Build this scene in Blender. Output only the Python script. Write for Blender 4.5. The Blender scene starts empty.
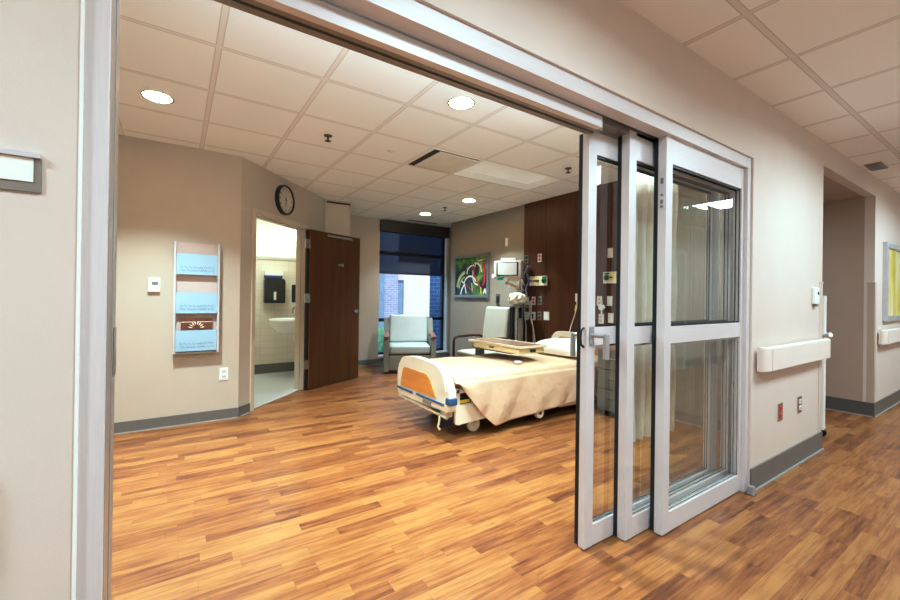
import bpy, bmesh, math, random
from mathutils import Vector, Matrix
random.seed(7)
scn = bpy.context.scene
col = scn.collection
PI = math.pi

# ------------------------------------------------------------------ colours and materials
def lin(c):
    def f(v):
        v /= 255.0
        return v / 12.92 if v <= 0.04045 else ((v + 0.055) / 1.055) ** 2.4
    return (f(c[0]), f(c[1]), f(c[2]), 1.0)

class NT:
    """small helper round a node tree"""
    def __init__(s, name):
        s.m = bpy.data.materials.new(name); s.m.use_nodes = True
        s.t = s.m.node_tree; s.n = s.t.nodes; s.l = s.t.links
        s.b = s.n['Principled BSDF']; s.out = s.n['Material Output']
    def node(s, typ, **kw):
        n = s.n.new(typ)
        for k, v in kw.items():
            if k in n.inputs: n.inputs[k].default_value = v
            else: setattr(n, k, v)
        return n
    def math(s, op, a, b=None, c=None):
        n = s.n.new('ShaderNodeMath'); n.operation = op
        for i, v in enumerate((a, b, c)):
            if v is None: continue
            if isinstance(v, (int, float)): n.inputs[i].default_value = v
            else: s.l.new(v, n.inputs[i])
        return n.outputs[0]
    def mix(s, fac, a, b, blend='MIX'):
        n = s.n.new('ShaderNodeMix'); n.data_type = 'RGBA'; n.blend_type = blend
        for sock, v in ((n.inputs[0], fac), (n.inputs[6], a), (n.inputs[7], b)):
            if isinstance(v, (int, float, tuple)): sock.default_value = v
            else: s.l.new(v, sock)
        return n.outputs[2]
    def coords(s, scale=(1, 1, 1), kind='Object'):
        tc = s.n.new('ShaderNodeTexCoord'); mp = s.n.new('ShaderNodeMapping')
        mp.inputs['Scale'].default_value = scale
        s.l.new(tc.outputs[kind], mp.inputs['Vector'])
        return mp.outputs[0]
    def noise(s, vec, scale, detail=3, rough=.5):
        n = s.n.new('ShaderNodeTexNoise'); n.inputs['Scale'].default_value = scale
        n.inputs['Detail'].default_value = detail; n.inputs['Roughness'].default_value = rough
        s.l.new(vec, n.inputs['Vector'])
        return n.outputs['Fac']
    def ramp(s, fac, stops):
        n = s.n.new('ShaderNodeValToRGB'); e = n.color_ramp.elements
        while len(e) < len(stops): e.new(0.5)
        for i, (p, c) in enumerate(stops): e[i].position = p; e[i].color = c
        s.l.new(fac, n.inputs[0]); return n.outputs[0]
    def bump(s, h, strength, dist=.01):
        n = s.n.new('ShaderNodeBump'); n.inputs['Strength'].default_value = strength
        n.inputs['Distance'].default_value = dist
        s.l.new(h, n.inputs['Height']); s.l.new(n.outputs[0], s.b.inputs['Normal'])

def M(name, c, rough=.5, metal=0.0, vary=.06, vscale=6.0, bump=0.0, bscale=200.0, stretch=(1, 1, 1), emis=0.0, spec=.5, ecol=None):
    k = NT(name); b = k.b
    v = k.coords(stretch)
    f = k.noise(v, vscale)
    L = lin(c)
    dark = tuple(x * (1 - vary) for x in L[:3]) + (1,)
    lite = tuple(min(1, x * (1 + vary)) for x in L[:3]) + (1,)
    k.l.new(k.ramp(f, [(.3, dark), (.7, lite)]), b.inputs['Base Color'])
    b.inputs['Roughness'].default_value = rough; b.inputs['Metallic'].default_value = metal
    b.inputs['Specular IOR Level'].default_value = spec
    if bump: k.bump(k.noise(v, bscale, 2), bump, .002)
    if emis:
        b.inputs['Emission Color'].default_value = lin(ecol or c); b.inputs['Emission Strength'].default_value = emis
    return k.m

def M_wood(name, c1, c2, rough=.4, axis=2, scale=14.0, coat=0.0):
    k = NT(name); b = k.b
    st = [1.0, 1.0, 1.0]; st[axis] = .06
    v = k.coords(tuple(st))
    f = k.noise(v, scale, 6, .6)
    f2 = k.noise(v, scale * 5, 4, .6)
    f3 = k.math('ADD', k.math('MULTIPLY', f, .65), k.math('MULTIPLY', f2, .35))
    k.l.new(k.ramp(f3, [(.32, lin(c1)), (.68, lin(c2))]), b.inputs['Base Color'])
    b.inputs['Roughness'].default_value = rough
    b.inputs['Specular IOR Level'].default_value = .3
    b.inputs['Coat Weight'].default_value = coat; b.inputs['Coat Roughness'].default_value = .25
    return k.m

def M_floor():
    k = NT('oak_plank_vinyl'); b = k.b
    tc = k.n.new('ShaderNodeTexCoord'); sp = k.n.new('ShaderNodeSeparateXYZ')
    k.l.new(tc.outputs['Object'], sp.inputs[0])
    x, y = sp.outputs[0], sp.outputs[1]
    W, L = .074, .46
    yr = k.math('DIVIDE', y, W); row = k.math('FLOOR', yr)
    wn = k.n.new('ShaderNodeTexWhiteNoise'); wn.noise_dimensions = '1D'; k.l.new(row, wn.inputs['W'])
    xs = k.math('ADD', k.math('DIVIDE', x, L), k.math('MULTIPLY', wn.outputs['Value'], 7.3))
    pid = k.math('FLOOR', xs)
    cx = k.n.new('ShaderNodeCombineXYZ'); k.l.new(row, cx.inputs[0]); k.l.new(pid, cx.inputs[1])
    w2 = k.n.new('ShaderNodeTexWhiteNoise'); w2.noise_dimensions = '2D'; k.l.new(cx.outputs[0], w2.inputs['Vector'])
    tone = w2.outputs['Value']
    # grain, stretched along the plank and shifted for each plank
    gx = k.n.new('ShaderNodeCombineXYZ')
    k.l.new(k.math('ADD', k.math('MULTIPLY', x, 1.6), k.math('MULTIPLY', tone, 37.0)), gx.inputs[0])
    k.l.new(k.math('MULTIPLY', y, 26.0), gx.inputs[1]); k.l.new(k.math('MULTIPLY', tone, 11.0), gx.inputs[2])
    g = k.noise(gx.outputs[0], 1.6, 5, .62)
    fx = k.n.new('ShaderNodeCombineXYZ')
    k.l.new(k.math('MULTIPLY', x, 9.0), fx.inputs[0]); k.l.new(k.math('MULTIPLY', y, 160.0), fx.inputs[1]); k.l.new(tone, fx.inputs[2])
    g2 = k.noise(fx.outputs[0], 1.0, 3, .6)
    v = k.math('ADD', k.math('MULTIPLY', tone, .30), k.math('ADD', k.math('MULTIPLY', g, .92), k.math('MULTIPLY', g2, .26)))
    mo = k.noise(k.coords((3.0, 9.0, 1.0)), 1.7, 4, .6)
    v = k.math('ADD', v, k.math('MULTIPLY', k.math('SUBTRACT', mo, .5), .38))
    c = k.ramp(v, [(.40, lin((66, 36, 19))), (.56, lin((110, 66, 33))), (.73, lin((137, 90, 44))), (.94, lin((160, 116, 61)))])
    # thin joints
    def edge(t, w):
        fr = k.math('FRACT', t); d = k.math('MINIMUM', fr, k.math('SUBTRACT', 1.0, fr))
        return k.math('LESS_THAN', d, w)
    j = k.math('MAXIMUM', edge(yr, .012), edge(xs, .002))
    k.l.new(k.mix(k.math('MULTIPLY', j, .35), c, lin((70, 36, 18))), b.inputs['Base Color'])
    k.l.new(k.math('ADD', .30, k.math('MULTIPLY', g, .12)), b.inputs['Roughness'])
    b.inputs['Specular IOR Level'].default_value = .45
    k.bump(g2, .05, .002)
    return k.m

def M_tile_ceiling(name, c, line, ox, px, oy, py, w=.024):
    k = NT(name); b = k.b
    tc = k.n.new('ShaderNodeTexCoord'); sp = k.n.new('ShaderNodeSeparateXYZ'); k.l.new(tc.outputs['Object'], sp.inputs[0])
    def m(s, o, p):
        fr = k.math('FRACT', k.math('ADD', k.math('DIVIDE', k.math('SUBTRACT', s, o), p), 100.5))
        d = k.math('ABSOLUTE', k.math('SUBTRACT', fr, .5))
        return k.math('MULTIPLY', d, p)
    d = k.math('MINIMUM', m(sp.outputs[0], ox, px), m(sp.outputs[1], oy, py))
    bar = k.math('LESS_THAN', d, w / 2)
    groove = k.math('LESS_THAN', d, w / 2 + .006)
    v = k.coords()
    f = k.noise(v, 260, 3, .7)
    base = k.ramp(f, [(.3, tuple(x * .93 for x in lin(c)[:3]) + (1,)), (.62, lin(c))])
    c1 = k.mix(groove, base, tuple(x * .80 for x in lin(line)[:3]) + (1,))
    k.l.new(k.mix(bar, c1, lin(line)), b.inputs['Base Color'])
    b.inputs['Roughness'].default_value = .85; b.inputs['Specular IOR Level'].default_value = .2
    k.bump(f, .15, .002)
    return k.m

def M_glass(name, tint=(236, 245, 240), refl=1.0):
    k = NT(name)
    k.n.remove(k.b)
    lw = k.n.new('ShaderNodeLayerWeight'); lw.inputs['Blend'].default_value = .5
    p = k.math('POWER', lw.outputs['Facing'], 5.0)
    f = k.math('MULTIPLY', k.math('ADD', .11, k.math('MULTIPLY', p, .9)), refl)
    tr = k.n.new('ShaderNodeBsdfTransparent'); tr.inputs[0].default_value = lin(tint)
    gl = k.n.new('ShaderNodeBsdfGlossy'); gl.inputs['Roughness'].default_value = .0
    mx = k.n.new('ShaderNodeMixShader')
    k.l.new(f, mx.inputs[0]); k.l.new(tr.outputs[0], mx.inputs[1]); k.l.new(gl.outputs[0], mx.inputs[2])
    k.l.new(mx.outputs[0], k.out.inputs[0])
    return k.m

def M_shade(name):
    """woven solar screen: dark threads with fine open gaps"""
    k = NT(name)
    k.b.inputs['Base Color'].default_value = lin((40, 38, 38)); k.b.inputs['Roughness'].default_value = .9
    v = k.coords((1, 1, 1)); f = k.noise(v, 3, 2)
    tr = k.n.new('ShaderNodeBsdfTransparent'); tr.inputs[0].default_value = lin((185, 200, 225))
    mx = k.n.new('ShaderNodeMixShader')
    k.l.new(k.math('ADD', .85, k.math('MULTIPLY', f, .04)), mx.inputs[0])
    k.l.new(tr.outputs[0], mx.inputs[1]); k.l.new(k.b.outputs[0], mx.inputs[2])
    k.l.new(mx.outputs[0], k.out.inputs[0])
    return k.m

def M_brick(name, c1, c2, mortar, bw=.2, bh=.07):
    k = NT(name); b = k.b
    tc = k.n.new('ShaderNodeTexCoord'); sp = k.n.new('ShaderNodeSeparateXYZ'); k.l.new(tc.outputs['Object'], sp.inputs[0])
    cx = k.n.new('ShaderNodeCombineXYZ')
    k.l.new(k.math('ADD', sp.outputs[0], sp.outputs[1]), cx.inputs[0]); k.l.new(sp.outputs[2], cx.inputs[1])
    br = k.n.new('ShaderNodeTexBrick')
    br.inputs['Color1'].default_value = lin(c1); br.inputs['Color2'].default_value = lin(c2); br.inputs['Mortar'].default_value = lin(mortar)
    br.inputs['Scale'].default_value = 1.0; br.inputs['Brick Width'].default_value = bw; br.inputs['Row Height'].default_value = bh
    br.inputs['Mortar Size'].default_value = .008
    k.l.new(cx.outputs[0], br.inputs['Vector']); k.l.new(br.outputs[0], b.inputs['Base Color'])
    b.inputs['Roughness'].default_value = .9
    return k.m

def M_walltile(name):
    k = NT(name); b = k.b
    tc = k.n.new('ShaderNodeTexCoord'); sp = k.n.new('ShaderNodeSeparateXYZ'); k.l.new(tc.outputs['Object'], sp.inputs[0])
    cx = k.n.new('ShaderNodeCombineXYZ')
    k.l.new(k.math('ADD', sp.outputs[0], sp.outputs[1]), cx.inputs[0]); k.l.new(sp.outputs[2], cx.inputs[1])
    br = k.n.new('ShaderNodeTexBrick'); br.offset = 0
    br.inputs['Color1'].default_value = lin((222, 212, 192)); br.inputs['Color2'].default_value = lin((218, 206, 186)); br.inputs['Mortar'].default_value = lin((204, 192, 172))
    br.inputs['Scale'].default_value = 1.0; br.inputs['Brick Width'].default_value = .2; br.inputs['Row Height'].default_value = .1
    br.inputs['Mortar Size'].default_value = .003
    k.l.new(cx.outputs[0], br.inputs['Vector']); k.l.new(br.outputs[0], b.inputs['Base Color'])
    b.inputs['Roughness'].default_value = .3
    return k.m

def M_art(name, stops, scale=2.2, stretch=(1, 1, 1), offset=(0, 0, 0)):
    k = NT(name); b = k.b
    tc = k.n.new('ShaderNodeTexCoord'); mp = k.n.new('ShaderNodeMapping'); mp.inputs['Scale'].default_value = stretch; mp.inputs['Location'].default_value = offset
    k.l.new(tc.outputs['Object'], mp.inputs[0])
    f = k.noise(mp.outputs[0], scale, 4, .55)
    k.l.new(k.ramp(f, stops), b.inputs['Base Color']); b.inputs['Roughness'].default_value = .35
    return k.m

def M_emit(name, c, s):
    k = NT(name); k.b.inputs['Base Color'].default_value = lin(c)
    v = k.coords(); f = k.noise(v, 3)
    k.l.new(k.math('MULTIPLY', k.math('ADD', .97, k.math('MULTIPLY', f, .06)), s), k.b.inputs['Emission Strength'])
    k.b.inputs['Emission Color'].default_value = lin(c)
    return k.m

m = {}
m['floor'] = M_floor()
m['wall_tan'] = M('tan_wall_vinyl', (188, 177, 159), .6, vary=.015, bump=.15, bscale=380)
m['wall_grey'] = M('grey_taupe_wall_vinyl', (146, 136, 120), .6, vary=.02, bump=.15, bscale=380)
m['wall_hall'] = M('beige_hall_wall_vinyl', (214, 202, 190), .55, vary=.015, bump=.15, bscale=380)
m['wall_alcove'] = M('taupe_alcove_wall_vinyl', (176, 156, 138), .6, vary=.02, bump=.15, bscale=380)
m['wall_lit'] = M('lit_return_wall', (206, 192, 170), .6, vary=.015)  # paler than the tan wall: brighter light on this face put into the colour
m['ceil_room'] = M_tile_ceiling('acoustic_tile_room', (246, 247, 246), (232, 229, 224), .180, .595, 2.63, .606)
m['ceil_hall'] = M_tile_ceiling('acoustic_tile_hall', (248, 244, 240), (228, 222, 216), 2.22, .602, .828, .602)
m['ceil_plain'] = M('plain_ceiling', (235, 230, 220), .8)
m['bath_tile'] = M_walltile('cream_wall_tile')
m['bath_paint'] = M('white_bath_paint', (236, 230, 218), .5, vary=.01)
m['bath_floor'] = M('grey_speckled_sheet_floor', (206, 206, 202), .4, vary=.08, vscale=120)
m['base'] = M('grey_rubber_base', (112, 106, 98), .45, vary=.04, vscale=30)
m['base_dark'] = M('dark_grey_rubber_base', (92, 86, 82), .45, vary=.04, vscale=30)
m['quarter'] = M('grey_caulk', (158, 154, 148), .6)
m['alu'] = M('brushed_aluminium', (214, 208, 207), .42, .15, vary=.03, vscale=30, stretch=(8, 8, .3))
m['alu_h'] = M('brushed_aluminium_rail', (217, 211, 210), .42, .15, vary=.03, vscale=30, stretch=(.3, 8, 8))
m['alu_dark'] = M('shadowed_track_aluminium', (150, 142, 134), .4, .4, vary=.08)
m['alu_reveal'] = M('floor_tinted_aluminium_reveal', (168, 158, 150), .4, .4)  # darker and browner than alu: the floor's reflection put into the colour
m['steel'] = M('stainless_steel', (190, 188, 184), .25, .95)
m['pullgrey'] = M('grey_pull_aluminium', (168, 165, 166), .4, .4)
m['black'] = M('black_rubber_seal', (24, 26, 30), .5)
m['blackp'] = M('black_plastic', (30, 29, 29), .35)
m['darkglass'] = M('smoked_plastic', (52, 48, 42), .12)
m['glass'] = M_glass('clear_door_glass', (247, 250, 248))
m['wglass'] = M_glass('window_glass', (240, 240, 240), .8)
m['door_wood'] = M_wood('dark_walnut_veneer', (68, 39, 15), (98, 60, 26), .5, 2, 14)
m['door_edge'] = M_wood('orange_edge_veneer', (140, 70, 30), (172, 92, 44), .5, 2, 20)
m['panel_wood'] = M_wood('walnut_headwall_laminate', (70, 39, 20), (94, 56, 32), .4, 2, 16)
m['frame_tan'] = M('tan_painted_steel', (202, 188, 166), .4, vary=.02)
m['white'] = M('white_plastic', (238, 236, 230), .35, vary=.02)
m['offwhite'] = M('ivory_plastic', (232, 224, 204), .4, vary=.03)
m['monitor_shell'] = M('warm_grey_monitor_shell', (182, 174, 156), .45)
m['cream'] = M('cream_bed_plastic', (236, 224, 198), .4, vary=.03)
m['creamd'] = M('tan_metal_frame', (196, 182, 150), .4, vary=.04)
m['bedwood'] = M_wood('honey_maple_insert', (196, 128, 44), (222, 158, 74), .4, 1, 16)
m['blue_bump'] = M('blue_bumper_rubber', (66, 92, 132), .5)
m['blanket'] = M('tan_woven_blanket', (226, 192, 148), .9, vary=.05, vscale=9, bump=.35, bscale=420, spec=.1)
def M_blanket():
    k = NT('tan_woven_blanket'); v = k.coords()
    f = k.noise(v, 5.5, 6, .55); f2 = k.noise(v, 420, 2)
    k.l.new(k.ramp(f, [(.3, lin((210, 180, 146))), (.7, lin((220, 192, 160)))]), k.b.inputs['Base Color'])
    k.b.inputs['Roughness'].default_value = .9; k.b.inputs['Specular IOR Level'].default_value = .1
    k.bump(k.math('ADD', f, k.math('MULTIPLY', f2, .02)), .32, .05)
    return k.m
m['blanket'] = M_blanket()
m['mattress'] = M('tan_sheet', (218, 188, 146), .85, vary=.04)
m['pillow'] = M('white_pillowcase', (244, 240, 230), .85, vary=.02, bump=.1, bscale=60, spec=.1)
m['porcelain'] = M('white_porcelain', (246, 244, 240), .08, vary=.01)
m['chair_back'] = M('pale_aqua_vinyl', (184, 188, 184), .45, vary=.03)
m['chair_seat'] = M('aqua_grey_vinyl', (168, 174, 168), .45, vary=.03)
m['chair_arm'] = M('grey_taupe_vinyl', (132, 128, 116), .5, vary=.04)
m['chair_teal'] = M('deep_teal_vinyl', (96, 138, 148), .5, vary=.04)
m['arm_wood'] = M_wood('cherry_arm_cap', (112, 74, 62), (142, 98, 84), .35, 1, 20)
m['pc_vinyl'] = M('ivory_grey_vinyl', (166, 160, 144), .45, vary=.03)
m['pc_wood'] = M_wood('mahogany_arm', (52, 26, 18), (76, 42, 30), .35, 0, 20)
m['table_beige'] = M('beige_table_moulding', (214, 196, 164), .4, vary=.03)
m['table_yellow'] = M('cream_drawer_plastic', (232, 214, 160), .45, vary=.03)
m['table_lam'] = M_wood('brown_laminate', (150, 116, 94), (174, 140, 116), .25, 1, 16)
m['darkmetal'] = M('dark_grey_metal', (66, 64, 62), .4, .5)
m['greymetal'] = M('grey_metal', (128, 124, 116), .4, .4)
m['screen'] = M('pale_grey_screen', (186, 180, 170), .3)
m['green'] = M('green_plastic', (24, 112, 66), .4)
m['yellow'] = M('yellow_plastic', (228, 206, 60), .4)
m['red'] = M('red_plastic', (190, 34, 36), .4)
m['redbright'] = M('red_socket', (214, 42, 48), .4)
m['blue'] = M('blue_cable', (58, 66, 158), .5)
m['purple'] = M('purple_grey_cable', (150, 138, 160), .5)
m['clear_tube'] = M('white_cable', (216, 208, 192), .5)
m['bag'] = M('crumpled_white_plastic', (238, 228, 202), .4, vary=.08, vscale=25, bump=.5, bscale=50)
m['pocket'] = M('powder_blue_plastic', (164, 188, 204), .45, vary=.03)
m['pocket_ink'] = M('grey_print', (104, 128, 146), .6)
m['rackgrey'] = M('light_grey_rack_rail', (196, 192, 188), .4)
m['rack_back'] = M('mauve_grey_plastic', (200, 182, 170), .5, vary=.03)
m['leaflet'] = M('brown_leaflet', (104, 62, 40), .5, vary=.2, vscale=40)
m['leaf_ink'] = M('cream_print', (236, 224, 196), .6)
m['clockface'] = M('cream_clock_face', (246, 236, 212), .5, vary=.01)
m['lens'] = M_emit('glowing_lamp_lens', (255, 240, 214), 9.0)
m['troffer'] = M_emit('glowing_troffer_lens', (255, 244, 226), 3.0)
m['globe'] = M_emit('glowing_lamp_globe', (255, 246, 224), 12.0)
m['trough'] = M('trough_enamel', (236, 234, 228), .7, vary=.01)
m['curtain'] = M('pale_sage_curtain', (238, 226, 210), .85, vary=.08, vscale=14, bump=.2, bscale=120, spec=.1)
m['cabinet'] = M('grey_green_laminate', (112, 108, 92), .45, vary=.04)
m['shade'] = M_shade('dark_solar_screen')
m['cassette'] = M('brown_black_metal', (58, 50, 44), .5, vary=.05)
m['winframe'] = M('dark_blue_window_metal', (34, 40, 54), .4, .3)
m['jambwhite'] = M('pale_window_jamb', (206, 206, 206), .5)
m['bronze'] = M('brown_device', (88, 62, 46), .5)
m['rail'] = M('ivory_vinyl_rail', (228, 217, 206), .45, vary=.02)
m['guard'] = M('taupe_corner_guard', (186, 168, 150), .5, vary=.02)
m['guard_hall'] = M('beige_corner_guard', (208, 194, 178), .5, vary=.02)
m['brick'] = M_brick('pale_blue_grey_brick', (172, 162, 180), (152, 146, 168), (196, 188, 196))
m['brickd'] = M_brick('dark_blue_grey_brick', (58, 74, 110), (72, 88, 124), (112, 126, 156), .24, .10)
m['palewall'] = M('pale_metal_cladding', (232, 200, 190), .6, vary=.02)
m['palecyan'] = M('pale_cyan_metal', (140, 148, 164), .4)
m['roof'] = M('blue_grey_roof', (70, 78, 96), .7)
m['lawn'] = M('lawn_grass', (112, 140, 108), .9, vary=.3, vscale=20)
m['art1'] = M_art('green_and_dark_print', [(.36, lin((16, 16, 20))), (.50, lin((30, 40, 34))), (.57, lin((86, 118, 34))), (.63, lin((140, 158, 60))), (.70, lin((52, 62, 68)))], 2.6, (1, 1, 1), (3, 1, 2))
m['art2'] = M_art('yellow_and_white_print', [(.3, lin((236, 232, 222))), (.5, lin((226, 214, 120))), (.62, lin((196, 176, 40))), (.75, lin((240, 238, 230)))], 3.0, (1.6, 1, .45), (1, 4, 0))
m['artwhite'] = M('white_paint', (236, 232, 226), .5)
m['artred'] = M('crimson_paint', (196, 44, 66), .5)
m['artgreen'] = M('lime_paint', (186, 196, 128), .5, vary=.2)
m['artyel'] = M('yellow_paint', (226, 200, 60), .5)
m['picframe'] = M('silver_picture_frame', (196, 196, 198), .35, .3)
m['picframe2'] = M('dark_silver_picture_frame', (132, 130, 128), .4, .4)
m['paper'] = M('white_paper', (240, 236, 228), .7, vary=.01)
m['signgrey'] = M('grey_sign_frame', (142, 134, 122), .4, .2)
m['silverstrip'] = M('silver_strip', (220, 218, 222), .35, .4)

# ------------------------------------------------------------------ mesh building
class MB:
    def __init__(s, T=None):
        s.bm = bmesh.new(); s.T = T
    def _tag(s, n0):
        s.bm.verts.ensure_lookup_table()
        return s.bm.verts[n0:]
    def box(s, x0, x1, y0, y1, z0, z1, bev=0.0, seg=2, rot=None):
        r = bmesh.ops.create_cube(s.bm, size=1.0); v = r['verts']
        c = Vector(((x0 + x1) / 2, (y0 + y1) / 2, (z0 + z1) / 2))
        bmesh.ops.scale(s.bm, vec=(abs(x1 - x0), abs(y1 - y0), abs(z1 - z0)), verts=v)
        if bev:
            e = list({e for q in v for e in q.link_edges})
            rr = bmesh.ops.bevel(s.bm, geom=e, offset=bev, segments=seg, affect='EDGES', profile=.5)
            v = list({q for f in rr['faces'] for q in f.verts} | {q for q in v if q.is_valid})
        if rot is not None: bmesh.ops.rotate(s.bm, cent=(0, 0, 0), matrix=rot, verts=v)
        bmesh.ops.translate(s.bm, vec=c, verts=v)
        return s
    def cyl(s, p0, p1, r0, r1=None, seg=20):
        p0, p1 = Vector(p0), Vector(p1); r1 = r0 if r1 is None else r1
        d = p1 - p0
        mt = Matrix.Translation((p0 + p1) / 2) @ d.to_track_quat('Z', 'Y').to_matrix().to_4x4()
        bmesh.ops.create_cone(s.bm, cap_ends=True, segments=seg, radius1=r0, radius2=r1, depth=d.length, matrix=mt)
        return s
    def sphere(s, c, r, sc=(1, 1, 1), u=20, v=12):
        mt = Matrix.Translation(Vector(c)) @ Matrix.Diagonal((r * sc[0], r * sc[1], r * sc[2], 1))
        bmesh.ops.create_uvsphere(s.bm, u_segments=u, v_segments=v, radius=1.0, matrix=mt)
        return s
    def tube(s, pts, r, seg=8, closed=False):
        pts = [Vector(p) for p in pts]; n = len(pts); rings = []
        up = None
        for i, p in enumerate(pts):
            a = pts[i - 1] if (i > 0 or closed) else p
            b = pts[(i + 1) % n] if (i < n - 1 or closed) else p
            t = (b - a).normalized()
            if up is None:
                up = Vector((0, 0, 1)) if abs(t.z) < .9 else Vector((1, 0, 0))
            side = t.cross(up)
            if side.length < 1e-4: side = t.cross(Vector((0, 1, 0)))
            side.normalize(); up = side.cross(t).normalized()
            rr = r[i] if isinstance(r, (list, tuple)) else r
            rings.append([s.bm.verts.new(p + rr * (math.cos(2 * PI * k / seg) * side + math.sin(2 * PI * k / seg) * up)) for k in range(seg)])
        rng = range(n) if closed else range(n - 1)
        for i in rng:
            A, B = rings[i], rings[(i + 1) % n]
            for k in range(seg): s.bm.faces.new((A[k], A[(k + 1) % seg], B[(k + 1) % seg], B[k]))
        if not closed:
            s.bm.faces.new(rings[0][::-1]); s.bm.faces.new(rings[-1])
        return s
    def prism(s, poly, plane, a, b, bev=0.0, seg=2):
        def P(u, v, w):
            return {'xy': (u, v, w), 'xz': (u, w, v), 'yz': (w, u, v)}[plane]
        A = [s.bm.verts.new(P(u, v, a)) for u, v in poly]; B = [s.bm.verts.new(P(u, v, b)) for u, v in poly]
        n = len(poly); fs = [s.bm.faces.new(A), s.bm.faces.new(B[::-1])]
        for i in range(n): fs.append(s.bm.faces.new((A[i], B[i], B[(i + 1) % n], A[(i + 1) % n])))
        if bev:
            e = list({e for f in fs[:2] for e in f.edges})
            bmesh.ops.bevel(s.bm, geom=e, offset=bev, segments=seg, affect='EDGES', profile=.5)
        return s
    def lathe(s, prof, c=(0, 0, 0), seg=28, axis='z'):
        rings = []
        for r, z in prof:
            ring = []
            for k in range(seg):
                t = 2 * PI * k / seg; a, b = r * math.cos(t), r * math.sin(t)
                p = {'z': (a, b, z), 'y': (a, z, b), 'x': (z, a, b)}[axis]
                ring.append(s.bm.verts.new(Vector(c) + Vector(p)))
            rings.append(ring)
        for A, B in zip(rings, rings[1:]):
            for k in range(seg): s.bm.faces.new((A[k], A[(k + 1) % seg], B[(k + 1) % seg], B[k]))
        if prof[0][0] > 1e-5: s.bm.faces.new(rings[0][::-1])
        if prof[-1][0] > 1e-5: s.bm.faces.new(rings[-1])
        return s
    def quad(s, *p):
        s.bm.faces.new([s.bm.verts.new(q) for q in p]); return s
    def grid(s, fn, nu, nv):
        V = [[s.bm.verts.new(fn(i / nu, j / nv)) for j in range(nv + 1)] for i in range(nu + 1)]
        for i in range(nu):
            for j in range(nv): s.bm.faces.new((V[i][j], V[i + 1][j], V[i + 1][j + 1], V[i][j + 1]))
        return s
    def build(s, name, mt, parent=None, sharp=38, recalc=True):
        if s.T is not None: bmesh.ops.transform(s.bm, matrix=s.T, verts=s.bm.verts)
        if recalc: bmesh.ops.recalc_face_normals(s.bm, faces=s.bm.faces)
        me = bpy.data.meshes.new(name); s.bm.to_mesh(me); s.bm.free()
        for p in me.polygons: p.use_smooth = True
        me.set_sharp_from_angle(angle=math.radians(sharp))
        me.materials.append(mt if not isinstance(mt, str) else m[mt])
        o = bpy.data.objects.new(name, me); col.objects.link(o)
        if parent is not None: o.parent = parent
        if len(me.polygons) < 3000 and sharp < 90:
            wn_ = o.modifiers.new('weighted_normals', 'WEIGHTED_NORMAL'); wn_.keep_sharp = True; wn_.weight = 60
        return o

def thing(name, label, cat, loc=(0, 0, 0), rz=0.0, group=None, rot=None):
    o = bpy.data.objects.new(name, None); col.objects.link(o)
    o.empty_display_size = .1
    o.location = loc; o.rotation_euler = rot or (0, 0, rz)
    o['label'] = label; o['category'] = cat; o['kind'] = 'thing'
    if group: o['group'] = group
    return o
def tag(o, label, cat, group=None, kind='thing'):
    o['label'] = label; o['category'] = cat; o['kind'] = kind
    if group: o['group'] = group
    return o
def struct(o):
    o['kind'] = 'structure'; return o
def box(x0, x1, y0, y1, z0, z1, bev=0.0): return MB().box(x0, x1, y0, y1, z0, z1, bev)
def dup(root, loc, label, rz=None):
    r = root.copy(); col.objects.link(r); r.location = loc; r['label'] = label
    if rz is not None: r.rotation_euler = (0, 0, rz)
    for ch in list(root.children):
        c = ch.copy(); col.objects.link(c); c.parent = r
        for g in list(ch.children):
            d = g.copy(); col.objects.link(d); d.parent = c
    return r

# ------------------------------------------------------------------ camera
yaw, pit, rol = map(math.radians, (33.8155, .1256, .7775))
F = 408.06
f_ = Vector((math.sin(yaw) * math.cos(pit), math.cos(yaw) * math.cos(pit), math.sin(pit)))
r0 = Vector((math.cos(yaw), -math.sin(yaw), 0)); u0 = r0.cross(f_)
r_ = math.cos(rol) * r0 + math.sin(rol) * u0; u_ = -math.sin(rol) * r0 + math.cos(rol) * u0
cam = bpy.data.cameras.new('camera'); camo = bpy.data.objects.new('camera', cam); col.objects.link(camo)
mw = Matrix.Identity(4)
for i in range(3):
    mw[i][0] = r_[i]; mw[i][1] = u_[i]; mw[i][2] = -f_[i]
mw[0][3], mw[1][3], mw[2][3] = 0, 0, 1.25
camo.matrix_world = mw
cam.sensor_width = 36; cam.lens = F / 900 * 36; cam.shift_y = -4.82 / 900
cam.clip_start = .02; cam.clip_end = 200
scn.camera = camo

# ------------------------------------------------------------------ room shell
HR, HH = 2.63, 2.60          # ceiling heights: patient room, hall
WY, WB = 1.117, 1.20         # hall face and room face of the front wall
XR = 4.30                    # headwall side
YB = 4.60                    # wall with the leaflet rack
YW = 6.84                    # window wall

fl = MB()
fl.prism([(-4, -1.4), (13, -1.4), (13, 7.3), (1.9, 7.3), (1.76, 5.925), (.50, 4.63), (-4, 4.63)], 'xy', -.06, 0)
struct(fl.build('floor', 'floor'))
struct(MB().prism([(-.7, 4.64), (.50, 4.64), (1.74, 5.93), (1.74, 7.0), (-.7, 7.0)], 'xy', -.06, .002).build('floor_bathroom', 'bath_floor'))

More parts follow.
